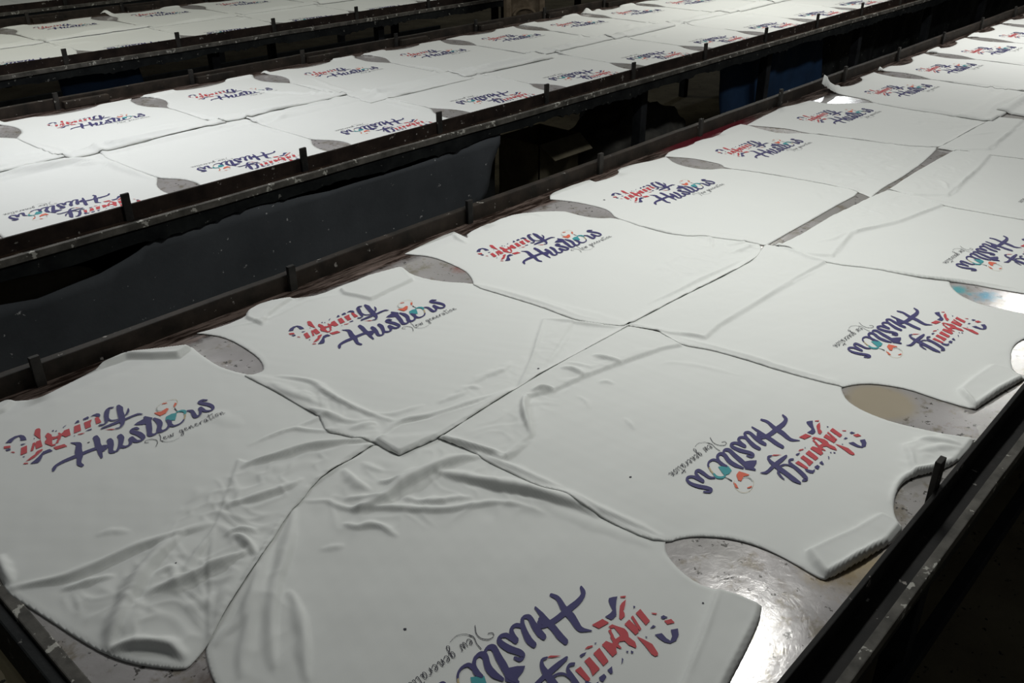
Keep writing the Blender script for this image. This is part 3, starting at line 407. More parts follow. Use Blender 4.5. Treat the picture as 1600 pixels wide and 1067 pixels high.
class Bed:
    """height map of what already lies on one table, so each shirt drapes over the ones below"""
    def __init__(s, x0, x1, y0, y1, res):
        s.x0, s.y0, s.res = x0, y0, res
        s.nx = int((x1 - x0) / res) + 1; s.ny = int((y1 - y0) / res) + 1
        s.H = np.zeros((s.nx, s.ny))
    def sample(s, x, y, A=None):
        A = s.H if A is None else A
        fx = np.clip((x - s.x0) / s.res, 0, s.nx - 1.001); fy = np.clip((y - s.y0) / s.res, 0, s.ny - 1.001)
        i = fx.astype(int); j = fy.astype(int); u = fx - i; v = fy - j
        return A[i, j] * (1 - u) * (1 - v) + A[i + 1, j] * u * (1 - v) + A[i, j + 1] * (1 - u) * v + A[i + 1, j + 1] * u * v
    def support(s, poly):
        P = np.array(poly); pad = 0.05
        i0 = max(0, int((P[:, 0].min() - pad - s.x0) / s.res)); i1 = min(s.nx, int((P[:, 0].max() + pad - s.x0) / s.res) + 2)
        j0 = max(0, int((P[:, 1].min() - pad - s.y0) / s.res)); j1 = min(s.ny, int((P[:, 1].max() + pad - s.y0) / s.res) + 2)
        h = s.H[i0:i1, j0:j1]; S = h.copy()
        for r in (1, 2):
            p = np.pad(S, r, mode='edge'); a, b_ = S.shape
            S = np.maximum(S, .25 * (p[0:a, r:r + b_] + p[2 * r:2 * r + a, r:r + b_] + p[r:r + a, 0:b_] + p[r:r + a, 2 * r:2 * r + b_]) + .0002)
        A = s.H.copy() if False else s.H
        full = np.array(A); full[i0:i1, j0:j1] = np.maximum(S, h)
        return full, (i0, i1, j0, j1)

def fold_height(x, y, folds, flaps):
    h = np.zeros(x.shape)
    for (poly, hh) in flaps:
        P = np.array(poly); k = (x > P[:, 0].min() - .01) & (x < P[:, 0].max() + .01) & (y > P[:, 1].min() - .01) & (y < P[:, 1].max() + .01)
        if not k.any(): continue
        xx, yy = x[k], y[k]; d = dist_poly(xx, yy, poly)[0]; s = np.where(pip(xx, yy, poly), d, -d)
        h[k] += hh * 1.3 * sstep((s + .001) / .0032) * (1 + .15 * np.exp(-((s - .004) / .003) ** 2))
    for (pts, w, hh, sk) in folds:
        P = smooth_line(pts, 3); m = w * 4.5
        k = (x > P[:, 0].min() - m) & (x < P[:, 0].max() + m) & (y > P[:, 1].min() - m) & (y < P[:, 1].max() + m)
        if not k.any(): continue
        xx, yy = x[k], y[k]; d, sd, t, _, _ = dist_poly(xx, yy, P, False)
        tp = np.sin(np.clip(t, 0, 1) * math.pi) ** .6                      # folds run out thin and low at both ends
        ww = w * (.35 + .65 * tp) * (1 + .12 * np.sin(t * 19 + w * 900))
        wl = ww * (2.3 if sk > 0 else (0.75 if sk < 0 else 1.2)); wr = ww * (0.75 if sk > 0 else (2.3 if sk < 0 else 1.2))
        u = np.where(sd > 0, d / wl, d / wr)
        soft = ((sd > 0) & (sk > 0)) | ((sd < 0) & (sk < 0))
        uc = np.clip(u, 0, 1)
        p = np.where(soft, np.cos(uc * math.pi / 2) ** 1.8, (1 - uc ** 2.2) ** .75 if sk else np.cos(uc * math.pi / 2) ** 1.2)
        p = np.where(u >= 1, 0, p)
        broad = .16 * np.exp(-(d / (3.0 * w)) ** 2)
        h[k] = h[k] + hh * tp * (1.1 * p + broad)
    return h
def rumple_height(x, y, rum, seed):
    """small soft creases inside a patch, as slack jersey makes"""
    h = np.zeros(x.shape)
    for (poly, amp, wl) in rum:
        P = np.array(poly); k = (x > P[:, 0].min()) & (x < P[:, 0].max()) & (y > P[:, 1].min()) & (y < P[:, 1].max())
        if not k.any(): continue
        xx, yy = x[k], y[k]; d = dist_poly(xx, yy, poly)[0]; m = np.where(pip(xx, yy, poly), sstep(d / .035), 0)
        wx = .4 * wl * wave(xx, yy, seed + 3, 1.6 * wl, 4 * wl); wy = .4 * wl * wave(xx, yy, seed + 4, 1.6 * wl, 4 * wl)
        a = wave(xx + wx * 2, yy + wy * 2, seed + 5, .8 * wl, 2.2 * wl, 4)
        b_ = wave(xx + wx, yy + wy, seed + 6, .5 * wl, 1.2 * wl, 4)
        r = (1 - np.minimum(1, np.abs(a) * 3.2)) ** 1.6 * .9 + .45 * b_ + .5 * a
        h[k] += amp * 1e-3 * m * (r + .3)
    return h

def cloth(bed, poly, g, folds=(), flaps=(), seed=0, wav=0.0006, calm=None, curl=0.0011, spikes=(), lift=.0017, rumples=()):
    """one shirt: trimmed grid mesh that rests on the bed; returns mesh and height sampler"""
    poly = [tuple(p) for p in grow(soften(poly), .0035)]
    P = np.array(poly); x0, y0 = P.min(0); x1, y1 = P.max(0)
    nx = int((x1 - x0) / g) + 2; ny = int((y1 - y0) / g) + 2
    X, Y = np.meshgrid(x0 + np.arange(nx) * g, y0 + np.arange(ny) * g, indexing='ij')
    C = pip((X[:-1, :-1] + g / 2), (Y[:-1, :-1] + g / 2), poly)
    cnt = np.zeros((nx, ny), int)
    for a in (0, 1):
        for b_ in (0, 1): cnt[a:nx - 1 + a, b_:ny - 1 + b_] += C
    use = cnt > 0; bd = use & (cnt < 4)
    x = X[use].copy(); y = Y[use].copy(); isb = bd[use]
    d, _, _, qx, qy = dist_poly(x[isb], y[isb], poly)
    k = d < 1.3 * g; xi = x[isb]; yi = y[isb]; xi[k] = qx[k]; yi[k] = qy[k]; x[isb] = xi; y[isb] = yi
    sup, win = bed.support(poly)
    def calmf_wave(a, c):
        f = 1.0
        if calm is not None:
            cx, cy, rx, ry = calm
            f = sstep((np.maximum(np.abs(a - cx) / rx, np.abs(c - cy) / ry) - 0.8) / 0.5)
        return f * (wav * (1 + wave(a, c, seed, .07, .22)) + .0003 * (1 + wave(a, c, seed + 9, .02, .05)))
    def height(a, c, edge=True):
        dd = dist_poly(a, c, poly) if edge else None
        h = bed.sample(a, c, sup)
        if edge:
            k_ = sstep((dd[0] - .003) / .012); h = h * k_ + bed.sample(a, c) * (1 - k_)
        ex = calmf_wave(a, c)
        if edge:
            ex = ex + curl * np.exp(-((dd[0] - .004) / .006) ** 2) * (.65 + .35 * np.sin(dd[2] * 60 + seed))
        ex = ex + fold_height(a, c, folds, flaps) + rumple_height(a, c, rumples, seed)
        if edge: ex = ex * (.12 + .88 * sstep(dd[0] / .0055))       # hems roll down onto whatever they lie on
        h = h + lift + ex
        for (sx, sy, sr, sh) in spikes:
            h = h + sh * np.exp(-(((a - sx) ** 2 + (c - sy) ** 2) / sr ** 2))
        return h
    z = height(x, y)
    Zg = np.zeros((nx, ny)); Zg[use] = z; um = use.astype(float)
    for _ in range(2 if g < .0035 else 1):
        num = np.zeros_like(Zg); den = np.zeros_like(Zg); Zp = np.pad(Zg * um, 1); Up = np.pad(um, 1)
        for a, b_ in ((0, 1), (2, 1), (1, 0), (1, 2)):
            num += Zp[a:a + nx, b_:b_ + ny]; den += Up[a:a + nx, b_:b_ + ny]
        Zg = np.where(use, .5 * Zg + .5 * num / np.maximum(den, 1), 0)
    z = Zg[use]
    idx = -np.ones((nx, ny), int); idx[use] = np.arange(use.sum())
    ii, jj = np.nonzero(C)
    F = np.stack([idx[ii, jj], idx[ii + 1, jj], idx[ii + 1, jj + 1], idx[ii, jj + 1]], 1)
    # write back to the bed
    i0, i1, j0, j1 = win
    BX, BY = np.meshgrid(bed.x0 + np.arange(i0, i1) * bed.res, bed.y0 + np.arange(j0, j1) * bed.res, indexing='ij')
    ins = pip(BX, BY, poly); hx = height(BX[ins], BY[ins], False)
    sub = bed.H[i0:i1, j0:j1]; sub[ins] = np.maximum(sub[ins], hx)
    me = bpy.data.meshes.new('shirt')
    me.vertices.add(len(x)); me.vertices.foreach_set('co', np.stack([x, y, z], 1).ravel())
    me.loops.add(len(F) * 4); me.loops.foreach_set('vertex_index', F.ravel())
    me.polygons.add(len(F)); me.polygons.foreach_set('loop_start', np.arange(len(F)) * 4)
    me.polygons.foreach_set('use_smooth', np.ones(len(F), bool))
    me.update(calc_edges=True); me.validate()
    return me, height, (x0 + x1) / 2, (y0 + y1) / 2

def make_shirt(bed, poly, g, label, group, logo, folds=(), flaps=(), seed=0, conform=False, **kw):
    lx, ly, lr = logo
    c, s = math.cos(lr), math.sin(lr)
    calm = (lx + .13 * c - .07 * s, ly + .13 * s + .07 * c, .19, .12)
    me, hf, cx, cy = cloth(bed, poly, g, folds, flaps, seed, calm=calm, **kw)
    # origin at the middle of the shirt on the table top
    n = len(me.vertices); co = np.zeros(n * 3); me.vertices.foreach_get('co', co); co = co.reshape(-1, 3)
    co[:, 0] -= cx; co[:, 1] -= cy; me.vertices.foreach_set('co', co.ravel()); me.update()
    o = link('printed_shirt', me, CLOTH, None, (cx, cy, TZ))
    md = o.modifiers.new('thickness', 'SOLIDIFY'); md.thickness = kw.get('lift', .0017) * .75; md.offset = -1
    tag(o, label, 't-shirt', group)
    if conform:
        add_logo(o, lx - cx, ly - cy, lr, lambda a, b_: hf(a + cx, b_ + cy, False))
    else:
        z = float(hf(np.array([lx + .13 * c - .03 * s]), np.array([ly + .13 * s + .03 * c]), False)[0])
        add_logo(o, lx - cx, ly - cy, lr, None, z)
    return (o, hf) if conform else o

# ------------------------------------------------------------------ traced shirts of the nearest table
SH = json.loads('''{"O":{"A0":[-1396,-511,-818,-144,-649,-469,-434,-674,-135,-690,185,-616,494,-555,715,-499,882,-455,1127,-337,1673,-297,2078,-665,2751,-1036,2701,-1274,2679,-1660,2664,-2123,2741,-2520,2871,-2893,3141,-3494,3527,-4434,3442,-5713,3213,-6710,2970,-6649,2363,-6695,1608,-6803,1179,-7038,874,-7136,90,-7658,-189,-7825,-687,-8096,-1145,-8389,-1442,-8589,-1792,-8737,-1881,-8749,-2076,-8488,-2267,-8183,-2425,-7785,-2533,-7303,-2631,-6750,-2734,-6173,-2799,-5861,-2825,-5642,-2781,-5304,-2707,-4882,-2801,-3238],"B0":[-1484,-8659,-1145,-8389,-621,-8075,65,-7694,856,-7162,1586,-6832,2173,-6762,2583,-6770,3048,-6677,3518,-7049,3970,-7399,4057,-8116,4078,-9007,4203,-9752,4177,-10643,4176,-11112,4223,-11683,4289,-11931,4132,-12015,4000,-12184,3874,-12491,3827,-12791,3880,-13021,3988,-13348,4045,-13686,3780,-13785,3297,-13895,2656,-14008,2255,-14095,1969,-14091,1606,-13964,1203,-13785,817,-13743,416,-13907,193,-14117,-391,-14010,-894,-13561,-1114,-13216,-1142,-12759,-1171,-12278,-1349,-11608,-1738,-10417,-1788,-9672,-1711,-9243,-1620,-8959],"A1":[2857,-2915,3015,-3015,3233,-3027,3391,-2772,3497,-2407,3540,-1871,3539,-1309,3449,-899,3201,-533,3744,-681,4381,-635,4491,-466,4818,-333,5265,-423,5769,-725,6157,-948,6950,-910,7683,-991,8472,-1165,8494,-1309,8395,-1611,8450,-2133,8685,-2678,8991,-3075,9296,-4020,9543,-5598,9804,-6867,9675,-7330,8543,-7307,7729,-7273,6837,-7260,6065,-7288,5666,-7303,4715,-7351,3947,-7373,3563,-7336,3084,-7268,3069,-6964,3074,-6647,2932,-6340,2812,-5964,2703,-5751,2827,-5514,2936,-5217,2921,-4803,2915,-3969],"B1":[3905,-7417,4700,-7366,5649,-7319,6818,-7277,8159,-7301,9675,-7330,9881,-7966,10008,-8505,10252,-9833,10336,-10802,10463,-11697,10425,-11874,10242,-11959,9974,-12187,9857,-12429,9803,-12701,9790,-13010,9834,-13312,9994,-13861,10226,-14480,9844,-14468,9316,-14448,8831,-14294,8615,-14162,8437,-14071,8191,-14009,7950,-14000,7604,-14068,7326,-14173,7128,-14305,7009,-14494,6717,-14504,6537,-14479,5744,-14274,5179,-14108,5160,-14029,5217,-13548,5217,-13257,5179,-12979,5107,-12748,4989,-12507,4740,-12187,4506,-12017,4365,-11972,4163,-11726,4125,-11125,4114,-10693,4084,-10444,4175,-10077,4045,-9680,4023,-8999,3995,-8502,4029,-8143],"A2":[9205,-6341,9178,-5882,9193,-5259,9067,-4192,8962,-3321,9245,-3021,9480,-2588,9548,-2247,9579,-1916,9595,-1499,9541,-1123,9411,-849,9206,-556,9883,-458,10668,-373,11131,-321,11033,-992,11323,-752,12143,-645,12335,-710,12888,-639,13715,-935,14401,-1545,14409,-1874,14458,-2400,14655,-2776,14914,-2989,15020,-3869,15543,-5191,16035,-6591,15913,-7138,14953,-7488,14425,-7514,13671,-7503,12865,-7454,12012,-7371,11113,-7348,10386,-7324,9700,-7312,9458,-6950],"B2":[9697,-7262,10360,-7343,11085,-7367,11982,-7390,12833,-7474,13792,-7521,14916,-7509,15941,-7235,16033,-7997,15994,-8900,16412,-9974,16516,-10562,16721,-11252,16830,-11656,16604,-11737,16353,-11946,16165,-12159,16064,-12410,16001,-12645,16049,-13048,16131,-13433,16298,-14051,16402,-14541,15894,-14568,15371,-14428,15099,-14125,14979,-13905,14596,-13826,14166,-13855,13669,-13994,13234,-14175,13189,-14428,13058,-14431,12213,-14253,11308,-14106,11271,-13863,11227,-13403,11229,-12911,11063,-12473,10859,-12174,10579,-11973,10387,-11905,10195,-10876,10107,-9916,10000,-9222,9764,-8665,9849,-8154,9908,-7997],"A3":[15016,-3026,15311,-2645,15433,-2296,15395,-1754,15285,-1208,14983,-611,15255,-304,15679,-150,16490,-228,17186,-343,17106,-637,17815,-758,18432,-656,18663,-302,19437,-440,20245,-703,20870,-745,20433,-1348,20341,-1986,20523,-2605,21105,-2950,21535,-4252,21737,-5942,21974,-6862,21752,-7249,19946,-7196,18685,-7218,17330,-7193,15981,-7213,15832,-6708,15485,-5836,15040,-5127,14913,-4630,14898,-3956],"B3":[15960,-7523,17179,-7593,18182,-7563,19144,-7577,21221,-7704,22366,-7849,22486,-8606,22382,-9517,22520,-10893,22691,-12317,22983,-13525,22631,-13837,22363,-14420,22526,-15257,22468,-15826,21776,-15666,20568,-15204,19820,-15215,19253,-15392,19299,-15707,17397,-15322,16845,-14942,17354,-14303,17432,-13468,17208,-12684,17062,-12027,16645,-11281,16478,-10578,16373,-9990,15948,-9094,16022,-8432],"A4":[21165,-2914,21447,-2599,21440,-2160,21404,-1681,21314,-1357,20933,-703,21557,-493,22661,-672,23269,-499,24266,-740,25306,-466,26313,-505,26325,-936,26143,-1415,26089,-2285,26728,-2877,27162,-4018,27305,-5064,27567,-6096,28112,-7192,27676,-7287,25796,-7503,24819,-7547,23884,-7590,22748,-7548,21493,-7664,21752,-7249,21737,-5942,21475,-4285],"B4":[22366,-7849,24476,-7765,26333,-7787,28036,-7810,28394,-8900,28609,-9920,28812,-11430,28932,-12882,28736,-13629,28677,-14493,28620,-15324,26995,-14779,26120,-14613,25279,-14841,25166,-15241,23370,-14664,23002,-13831,22584,-12346,22356,-10945,22159,-9598,22371,-8651],"A5":[26889,-2796,26967,-2213,26737,-1542,26392,-735,27543,-609,29035,-493,29642,-396,30407,-622,31527,-739,31434,-1465,32074,-2192,32957,-2867,33017,-3753,33026,-4559,33598,-6138,33740,-7348,32719,-7346,31014,-7334,29412,-7323,28077,-7271,27488,-6128,27305,-5064,27008,-3844],"B5":[27998,-7300,29412,-7323,31365,-7330,33704,-7454,34001,-8800,34472,-10445,34689,-12280,34636,-13479,34625,-14434,33142,-13920,32167,-13716,31156,-14071,29247,-13531,28911,-12157,28865,-10643,28425,-9160,28109,-7892]},"F":[["A0",[1008,-5609,1263,-5645,1571,-5763,2104,-5953,2578,-6245,3060,-6541],9,13,1],["A0",[1470,-5077,1882,-5116,2314,-5227,2468,-5459,2688,-5734,2934,-5976],4,5,1],["A0",[2338,-5192,2685,-5261,3002,-5323,3173,-5674],6,4,0],["A0",[159,-6322,425,-6399,737,-6525,1099,-6625,1338,-6661,1553,-6613],7,7,1],["A0",[-47,-7010,2,-7196,-13,-7459,-73,-7667],6,11,-1],["A0",[-170,-6940,23,-6954,153,-7053,234,-7276],6,5,0],["A0",[-1633,-7221,-1435,-7233,-1211,-7328,-977,-7394,-743,-7435,-412,-7499,-63,-7552],9,12,1],["A0",[-2415,-7747,-2180,-7524,-1927,-7279,-1674,-7045,-1428,-6836,-1186,-6684,-916,-6547,-501,-6397],12,13,1],["A0",[-988,-7184,-625,-6974,-300,-6775,-91,-6580],5,6,1],["A0",[-2425,-7768,-2274,-7853,-2144,-7947,-1974,-8136,-1848,-8339,-1814,-8665],9,12,1],["A0",[-2335,-6184,-2171,-6289,-1993,-6349,-1795,-6431,-1670,-6510],5,6,1],["A0",[-2143,-7700,-1873,-7427,-1639,-7233],12,5,0],["A0",[-1278,-6944,-1149,-6947,-1053,-6993,-1139,-7253],8,5,0],["A0",[-1215,-8502,-945,-8181,-519,-7801,-111,-7541],12,4,0],["A0",[-2839,-5609,-2500,-5829,-2169,-6019,-1693,-6124,-1198,-6171,-864,-6282,-521,-6375,-80,-6524],9,9,1],["A0",[-2742,-5543,-2708,-5186,-2618,-4772],10,8,0],["A0",[-1450,-5416,-1234,-5498,-1042,-5733],8,2.5,0],["A0",[1480,-3205,1662,-3902,1784,-4453],20,2,0],["A0",[-712,-7974,-1032,-7994,-1305,-7785],14,3,0],["A1",[3229,-3366,3551,-4134,3465,-4756,3489,-5467,3601,-6019,3749,-6441],8,8,1],["A1",[2998,-3483,2995,-4129,3102,-4597,3180,-5090],10,4,1],["A1",[2856,-4732,2990,-5145,3067,-5620,3249,-5950],8,5,0],["A1",[3485,-6212,3313,-6147,2972,-6019],6,4,0],["A1",[3318,-6586,3812,-6511,4231,-6783,4590,-6920,5133,-7055,5710,-7212,6101,-7255],9,9,1],["A1",[3630,-5856,3842,-6156,4200,-6289,4524,-6379],7,3,0],["A1",[4694,-6534,5124,-6632,5457,-6648],7,4,1],["A1",[5223,-6531,5525,-6580,5633,-6772],7,4,1],["A1",[5594,-6512,6054,-6504,6498,-6615],9,4,1],["A1",[6157,-6618,6536,-6580,6855,-6463],8,3,1],["A1",[8710,-5695,9055,-6316,9340,-6864,9651,-7348],4,6,-1],["A1",[9031,-6335,8112,-6785,7342,-7083,6754,-7282],3,3,0],["A1",[8710,-5695,7730,-6361,6800,-6951,6171,-7225],4,3,1],["A1",[3710,-736,4626,-1100,5765,-980,6629,-1315],5,2,0],["B1",[5051,-8597,5212,-8346,5492,-7986,5800,-7726,6072,-7614],5,13,-1],["B1",[6184,-7597,6397,-7691,6528,-7873],6,9,0],["B1",[8081,-7583,8129,-7878,8250,-8211],6,7,1],["B1",[7241,-7440,7325,-7688,7312,-7976],6,7,1],["B1",[7479,-7394,7569,-7572,7663,-7910],6,3,0],["B1",[3877,-7446,4071,-8102,4170,-8471,4243,-8721,4975,-8663],5,7,1],["B1",[4035,-8463,4103,-8925,4143,-9239,4162,-9578,4265,-9975],7,5,1],["B1",[4253,-10012,4211,-10341,4211,-10681,4250,-11032,4322,-11614,4337,-11875],7,5,1],["B1",[6661,-9444,6566,-9658,6484,-9817],4,2.5,0],["B1",[6682,-8290,6659,-8543,6467,-8803],4,2,0],["B1",[7350,-8315,7491,-8397,7521,-8578],5,3,0],["B1",[8742,-8797,9005,-8931,9283,-9515,9462,-10289],8,1.6,0],["B1",[5498,-13630,5368,-13797,5197,-14050],4,5,0],["B1",[9242,-13597,9014,-13778,8641,-14002],4,5,-1],["B1",[9485,-13659,9669,-13982,9850,-14358],9,5,1],["B1",[9095,-13868,9470,-14111,9750,-14392],9,4,0],["B1",[7468,-14114,7998,-14001,8472,-14057,8868,-14280,9346,-14427],7,8,0],["B1",[5216,-14091,5771,-14262,6551,-14473],6,7,0],["B0",[1520,-7920,1803,-7971,2071,-8048,2551,-8002,2927,-8027,3427,-8094,3729,-8208,4010,-8379],13,15,1],["B0",[3145,-8108,3262,-8450,3402,-8762,3550,-9133,3722,-9475,3875,-9895,4048,-10381,4056,-10864],13,14,1],["B0",[1175,-7009,1298,-7218,1437,-7372,1494,-7629,1584,-7872,1785,-8071,2035,-8323,2310,-8699,2607,-9004,2901,-9185,3213,-9409,3427,-9742,3576,-10193],6,6,1],["B0",[1662,-7547,1884,-7792,2039,-8038],6,5,1],["B0",[2298,-7619,2455,-7792,2632,-7910],6,5,1],["B0",[2197,-6870,2122,-7136,2078,-7375,2094,-7700],8,6,-1],["B0",[2512,-6944,2540,-7249,2590,-7440],9,3,0],["B0",[2304,-8233,2429,-8493,2625,-8734,2855,-8866,3087,-9073],7,6,1],["B0",[1254,-7998,1300,-8162,1354,-8267,1519,-8360,1616,-8535,1623,-8722,1643,-8877],6,6,1],["B0",[664,-8228,828,-8324,976,-8444],7,2.5,0],["B0",[1026,-7112,672,-7537,347,-7878,50,-8170,-208,-8397,-549,-8798,-885,-9270,-1124,-9660],10,9,-1],["B0",[-156,-8587,-202,-8818,-339,-9155,-534,-9508,-811,-9912,-961,-10144],8,7,-1],["B0",[280,-7546,-31,-7836,-256,-8071,-658,-8498,-1124,-9006,-1514,-9460],12,7,0],["B0",[-1445,-8751,-1237,-8648,-913,-8575,-553,-8244,-173,-7883],10,5,0],["B0",[868,-7128,442,-7395,-95,-7766,-656,-8130,-1146,-8423,-1461,-8651],5,5,1],["B0",[1576,-6846,2161,-6776,2571,-6785],4,4,1],["B0",[3696,-10183,3858,-10830,4014,-11452,4059,-11892],14,2,0],["B0",[3963,-13075,3547,-13226,2997,-13399,2337,-13626],5,3,0],["A2",[9041,-3243,9170,-4095,9295,-5171,9328,-5757,9328,-6242,9513,-6731],7,3,1],["A2",[10892,-6951,11760,-7090,12946,-7152,13805,-7242,14757,-7269],5,6,1],["A2",[9763,-7336,11113,-7348,12092,-7407,12865,-7454,13845,-7580,14879,-7530],5,6,1],["A2",[14886,-3943,14976,-4628,15119,-5075],6,3,0],["A2",[15242,-5283,15312,-5643,15405,-5886,14729,-6342],4,4,0],["A2",[15237,-6381,15463,-6633,16010,-6702],5,4,0],["A2",[14813,-6825,15263,-6940,15801,-7012],6,5,0],["A2",[15575,-6759,15541,-7120,15619,-7338],5,4,0],["A2",[11031,-425,10806,-877,10774,-1251],5,7,0],["A2",[12888,-639,13595,-1040,13682,-1452],5,4,0],["B2",[9663,-7270,9822,-7721,9951,-8134,10362,-8856],4,6,1],["B2",[10399,-8897,11042,-8806,12131,-8830,13380,-8843,14423,-8914,15540,-9000],3,3.5,-1],["B2",[15978,-7476,15915,-8058,15790,-8548,15917,-8937],5,6,1],["B2",[9983,-8521,10203,-9861,10289,-10827,10502,-11851],6,3,1],["B2",[11793,-13645,11563,-13880,11346,-14081],4,6,0],["B2",[11354,-14090,12263,-14237,13111,-14415],5,5,0],["B3",[16022,-8432,16387,-8903,18188,-8582,19160,-8880,20033,-9188,21260,-9400,22103,-9618],3,4,-1],["B3",[16373,-9990,16516,-10562,16683,-11267,17100,-12013,17497,-13168],5,5,1],["B3",[16954,-8167,17406,-8402,18073,-8453],8,3,0],["B3",[19734,-7687,20193,-7962,20110,-8660],6,3,0],["A3",[21678,-5971,21581,-6420,21670,-6795,21700,-7191],5,4,0],["A4",[21678,-5971,21542,-5148,21475,-4285,21207,-3272],5,2.5,0],["B4",[22429,-8628,23104,-9387,24834,-9238,26595,-9138,28162,-8974],3,4,-1],["B4",[22308,-7874,22314,-8324,22371,-8651],5,5,0],["B4",[24237,-8566,24119,-8905,23568,-9201],6,3,0],["A5",[26728,-2877,27162,-4018,27305,-5064,27805,-6000],5,4,1],["A5",[26833,-4655,26586,-5587,26498,-6418],5,3,0],["A5",[32923,-4599,33001,-5307,32857,-6347],6,4,0],["A5",[34589,-6493,35493,-6569,36862,-6306],5,5,0],["A4",[25134,-6543,25627,-6774,26196,-7198],8,2,0],["A4",[24169,-6195,24787,-6472,26058,-6488],10,2,0],["A4",[27504,-5660,27251,-6338,27383,-6957],5,4,0],["B5",[28123,-7909,28903,-8673,30297,-8572,31825,-8517,33190,-8581],3,4,-1],["B5",[29989,-7345,30622,-7805,31531,-8184],6,3,0],["A3",[15071,-537,15300,-265,15659,-219,16508,-343,17136,-383],4,8,0],["A3",[17086,-422,17073,-790,17711,-836],4,4,0]],"P":[["A0",[858,-505,1146,-437,1593,-453,1967,-869,2352,-1215,2736,-1062,2092,-639,1686,-271,1153,-285],9],["A1",[6650,-1069,6554,-1337,6697,-1708,6786,-2067,7435,-1998,8200,-1968,8494,-1309,8499,-1135,7708,-961],5],["A1",[4491,-466,4837,-304,5285,-394,5648,-642,5204,-764,4700,-991,4348,-1262,4305,-1027,4289,-725],5],["A1",[3074,-6647,3071,-7283,3933,-7388,5665,-7337,6048,-7304,5068,-7118,4172,-6846,3728,-6606],5],["A1",[8734,-5675,9055,-6316,6716,-7315,6135,-7258,7240,-6649],3],["B1",[3889,-7400,4057,-8116,4257,-8708,5036,-8610,5386,-8191,5952,-7655,6510,-7888,7338,-8004,8250,-8211,9296,-8481,9725,-8707,9908,-7997,9691,-7302,6837,-7260,5666,-7303],4],["B1",[5505,-13637,5160,-14127,5718,-14286,6522,-14505,6993,-14520,7067,-14330,7103,-14091,6417,-13929,5905,-13759],7],["B1",[9242,-13597,8965,-13808,8437,-14071,8813,-14301,9338,-14472,10241,-14497,9988,-13976],4],["B2",[9688,-7252,10321,-8898,11042,-8806,13380,-8843,15917,-8937,16058,-7433,15981,-7213,14990,-7467,12865,-7454],4],["B2",[11793,-13645,11262,-14121,13048,-14457,13263,-14130,13249,-13804,12462,-13694],5],["B3",[15938,-7498,16061,-8412,16387,-8903,18233,-8562,20033,-9188,22159,-9598,22424,-7825,21221,-7704,19144,-7577,17179,-7593],4],["B4",[22353,-7835,22429,-8628,23104,-9387,26595,-9138,28239,-8950,28187,-7865,26333,-7787,24476,-7765],4],["B5",[27998,-7300,28123,-7909,28903,-8673,31825,-8517,33880,-8379,33805,-7423,31104,-7304],4],["B0",[3985,-13062,3999,-13341,4063,-13705,3792,-13797,2639,-14019,2238,-14105,1580,-13799,2085,-13648,2997,-13399],6],["A0",[-1452,-449,-789,-70,-659,-493,-922,-709,-1295,-785],5],["A0",[1141,-5286,911,-5528,669,-5791,177,-6293,-50,-6512,-308,-6788,-604,-7204,-955,-7801,-1199,-8171,-1443,-8605,-1159,-8443,-192,-7862,869,-7177,1601,-6848,2354,-6741,3058,-6718,2553,-6276,2080,-5985,1571,-5763,1200,-5547],2.6]],"R":[["A0",[222,-5349,1095,-5514,2907,-6372,849,-7155,-1383,-8571,-1842,-8713,-2409,-7770,-2631,-6139,-1657,-6445],2.6,45],["A0",[-2577,-6011,-1752,-6440,-1411,-6915,-2133,-7575,-2418,-7430],1.2,40],["A1",[2814,-3093,3601,-4336,3849,-6327,3083,-6863,2727,-5870,2937,-4821],2.2,40],["A1",[4081,-6421,5875,-6677,8515,-5900,9231,-6228,7860,-7337,5608,-7273],1.0,45],["B0",[1130,-7106,3083,-6863,3976,-7556,4072,-9863,3845,-10584,2280,-9314,900,-8231],1.8,50],["B0",[-1444,-8670,964,-7164,218,-8515,-918,-10192,-1734,-9442],1.2,60],["B1",[3900,-7472,6023,-7559,8837,-7592,9623,-8678,7224,-8175,5669,-8505,4310,-8795],1.3,40],["B1",[9220,-13366,10203,-14455,9290,-14447,8017,-13972],1.6,35],["A2",[15537,-5400,15873,-7160,14805,-7571,12093,-6868,12198,-5858],1.8,40],["A4",[27142,-4755,27988,-7171,23753,-7540,21628,-7020,22205,-4806],2.0,50],["A5",[32604,-3922,33573,-7307,29989,-7345,30221,-5628],2.0,50],["A3",[21174,-5119,21757,-7165,19517,-7204],1.4,45],["B3",[16090,-7601,22275,-7747,22165,-9522,18099,-8623],1.3,45],["B4",[22405,-7893,28104,-8002,28134,-8942,23268,-9309],1.3,45],["B2",[9738,-7354,15675,-7270,15809,-8817,11193,-8649],0.7,50]],"order":["B0","A0","B1","A1","B2","A2","B3","A3","B4","A4","B5","A5"]}''')
def pts(a, clampy=True):
    r = [(a[k] / 1e4, a[k + 1] / 1e4) for k in range(0, len(a), 2)]
    return [(x, min(max(y, -1.446), -0.036)) for x, y in r] if clampy else r
SIDE = {'A': 'left', 'B': 'right'}
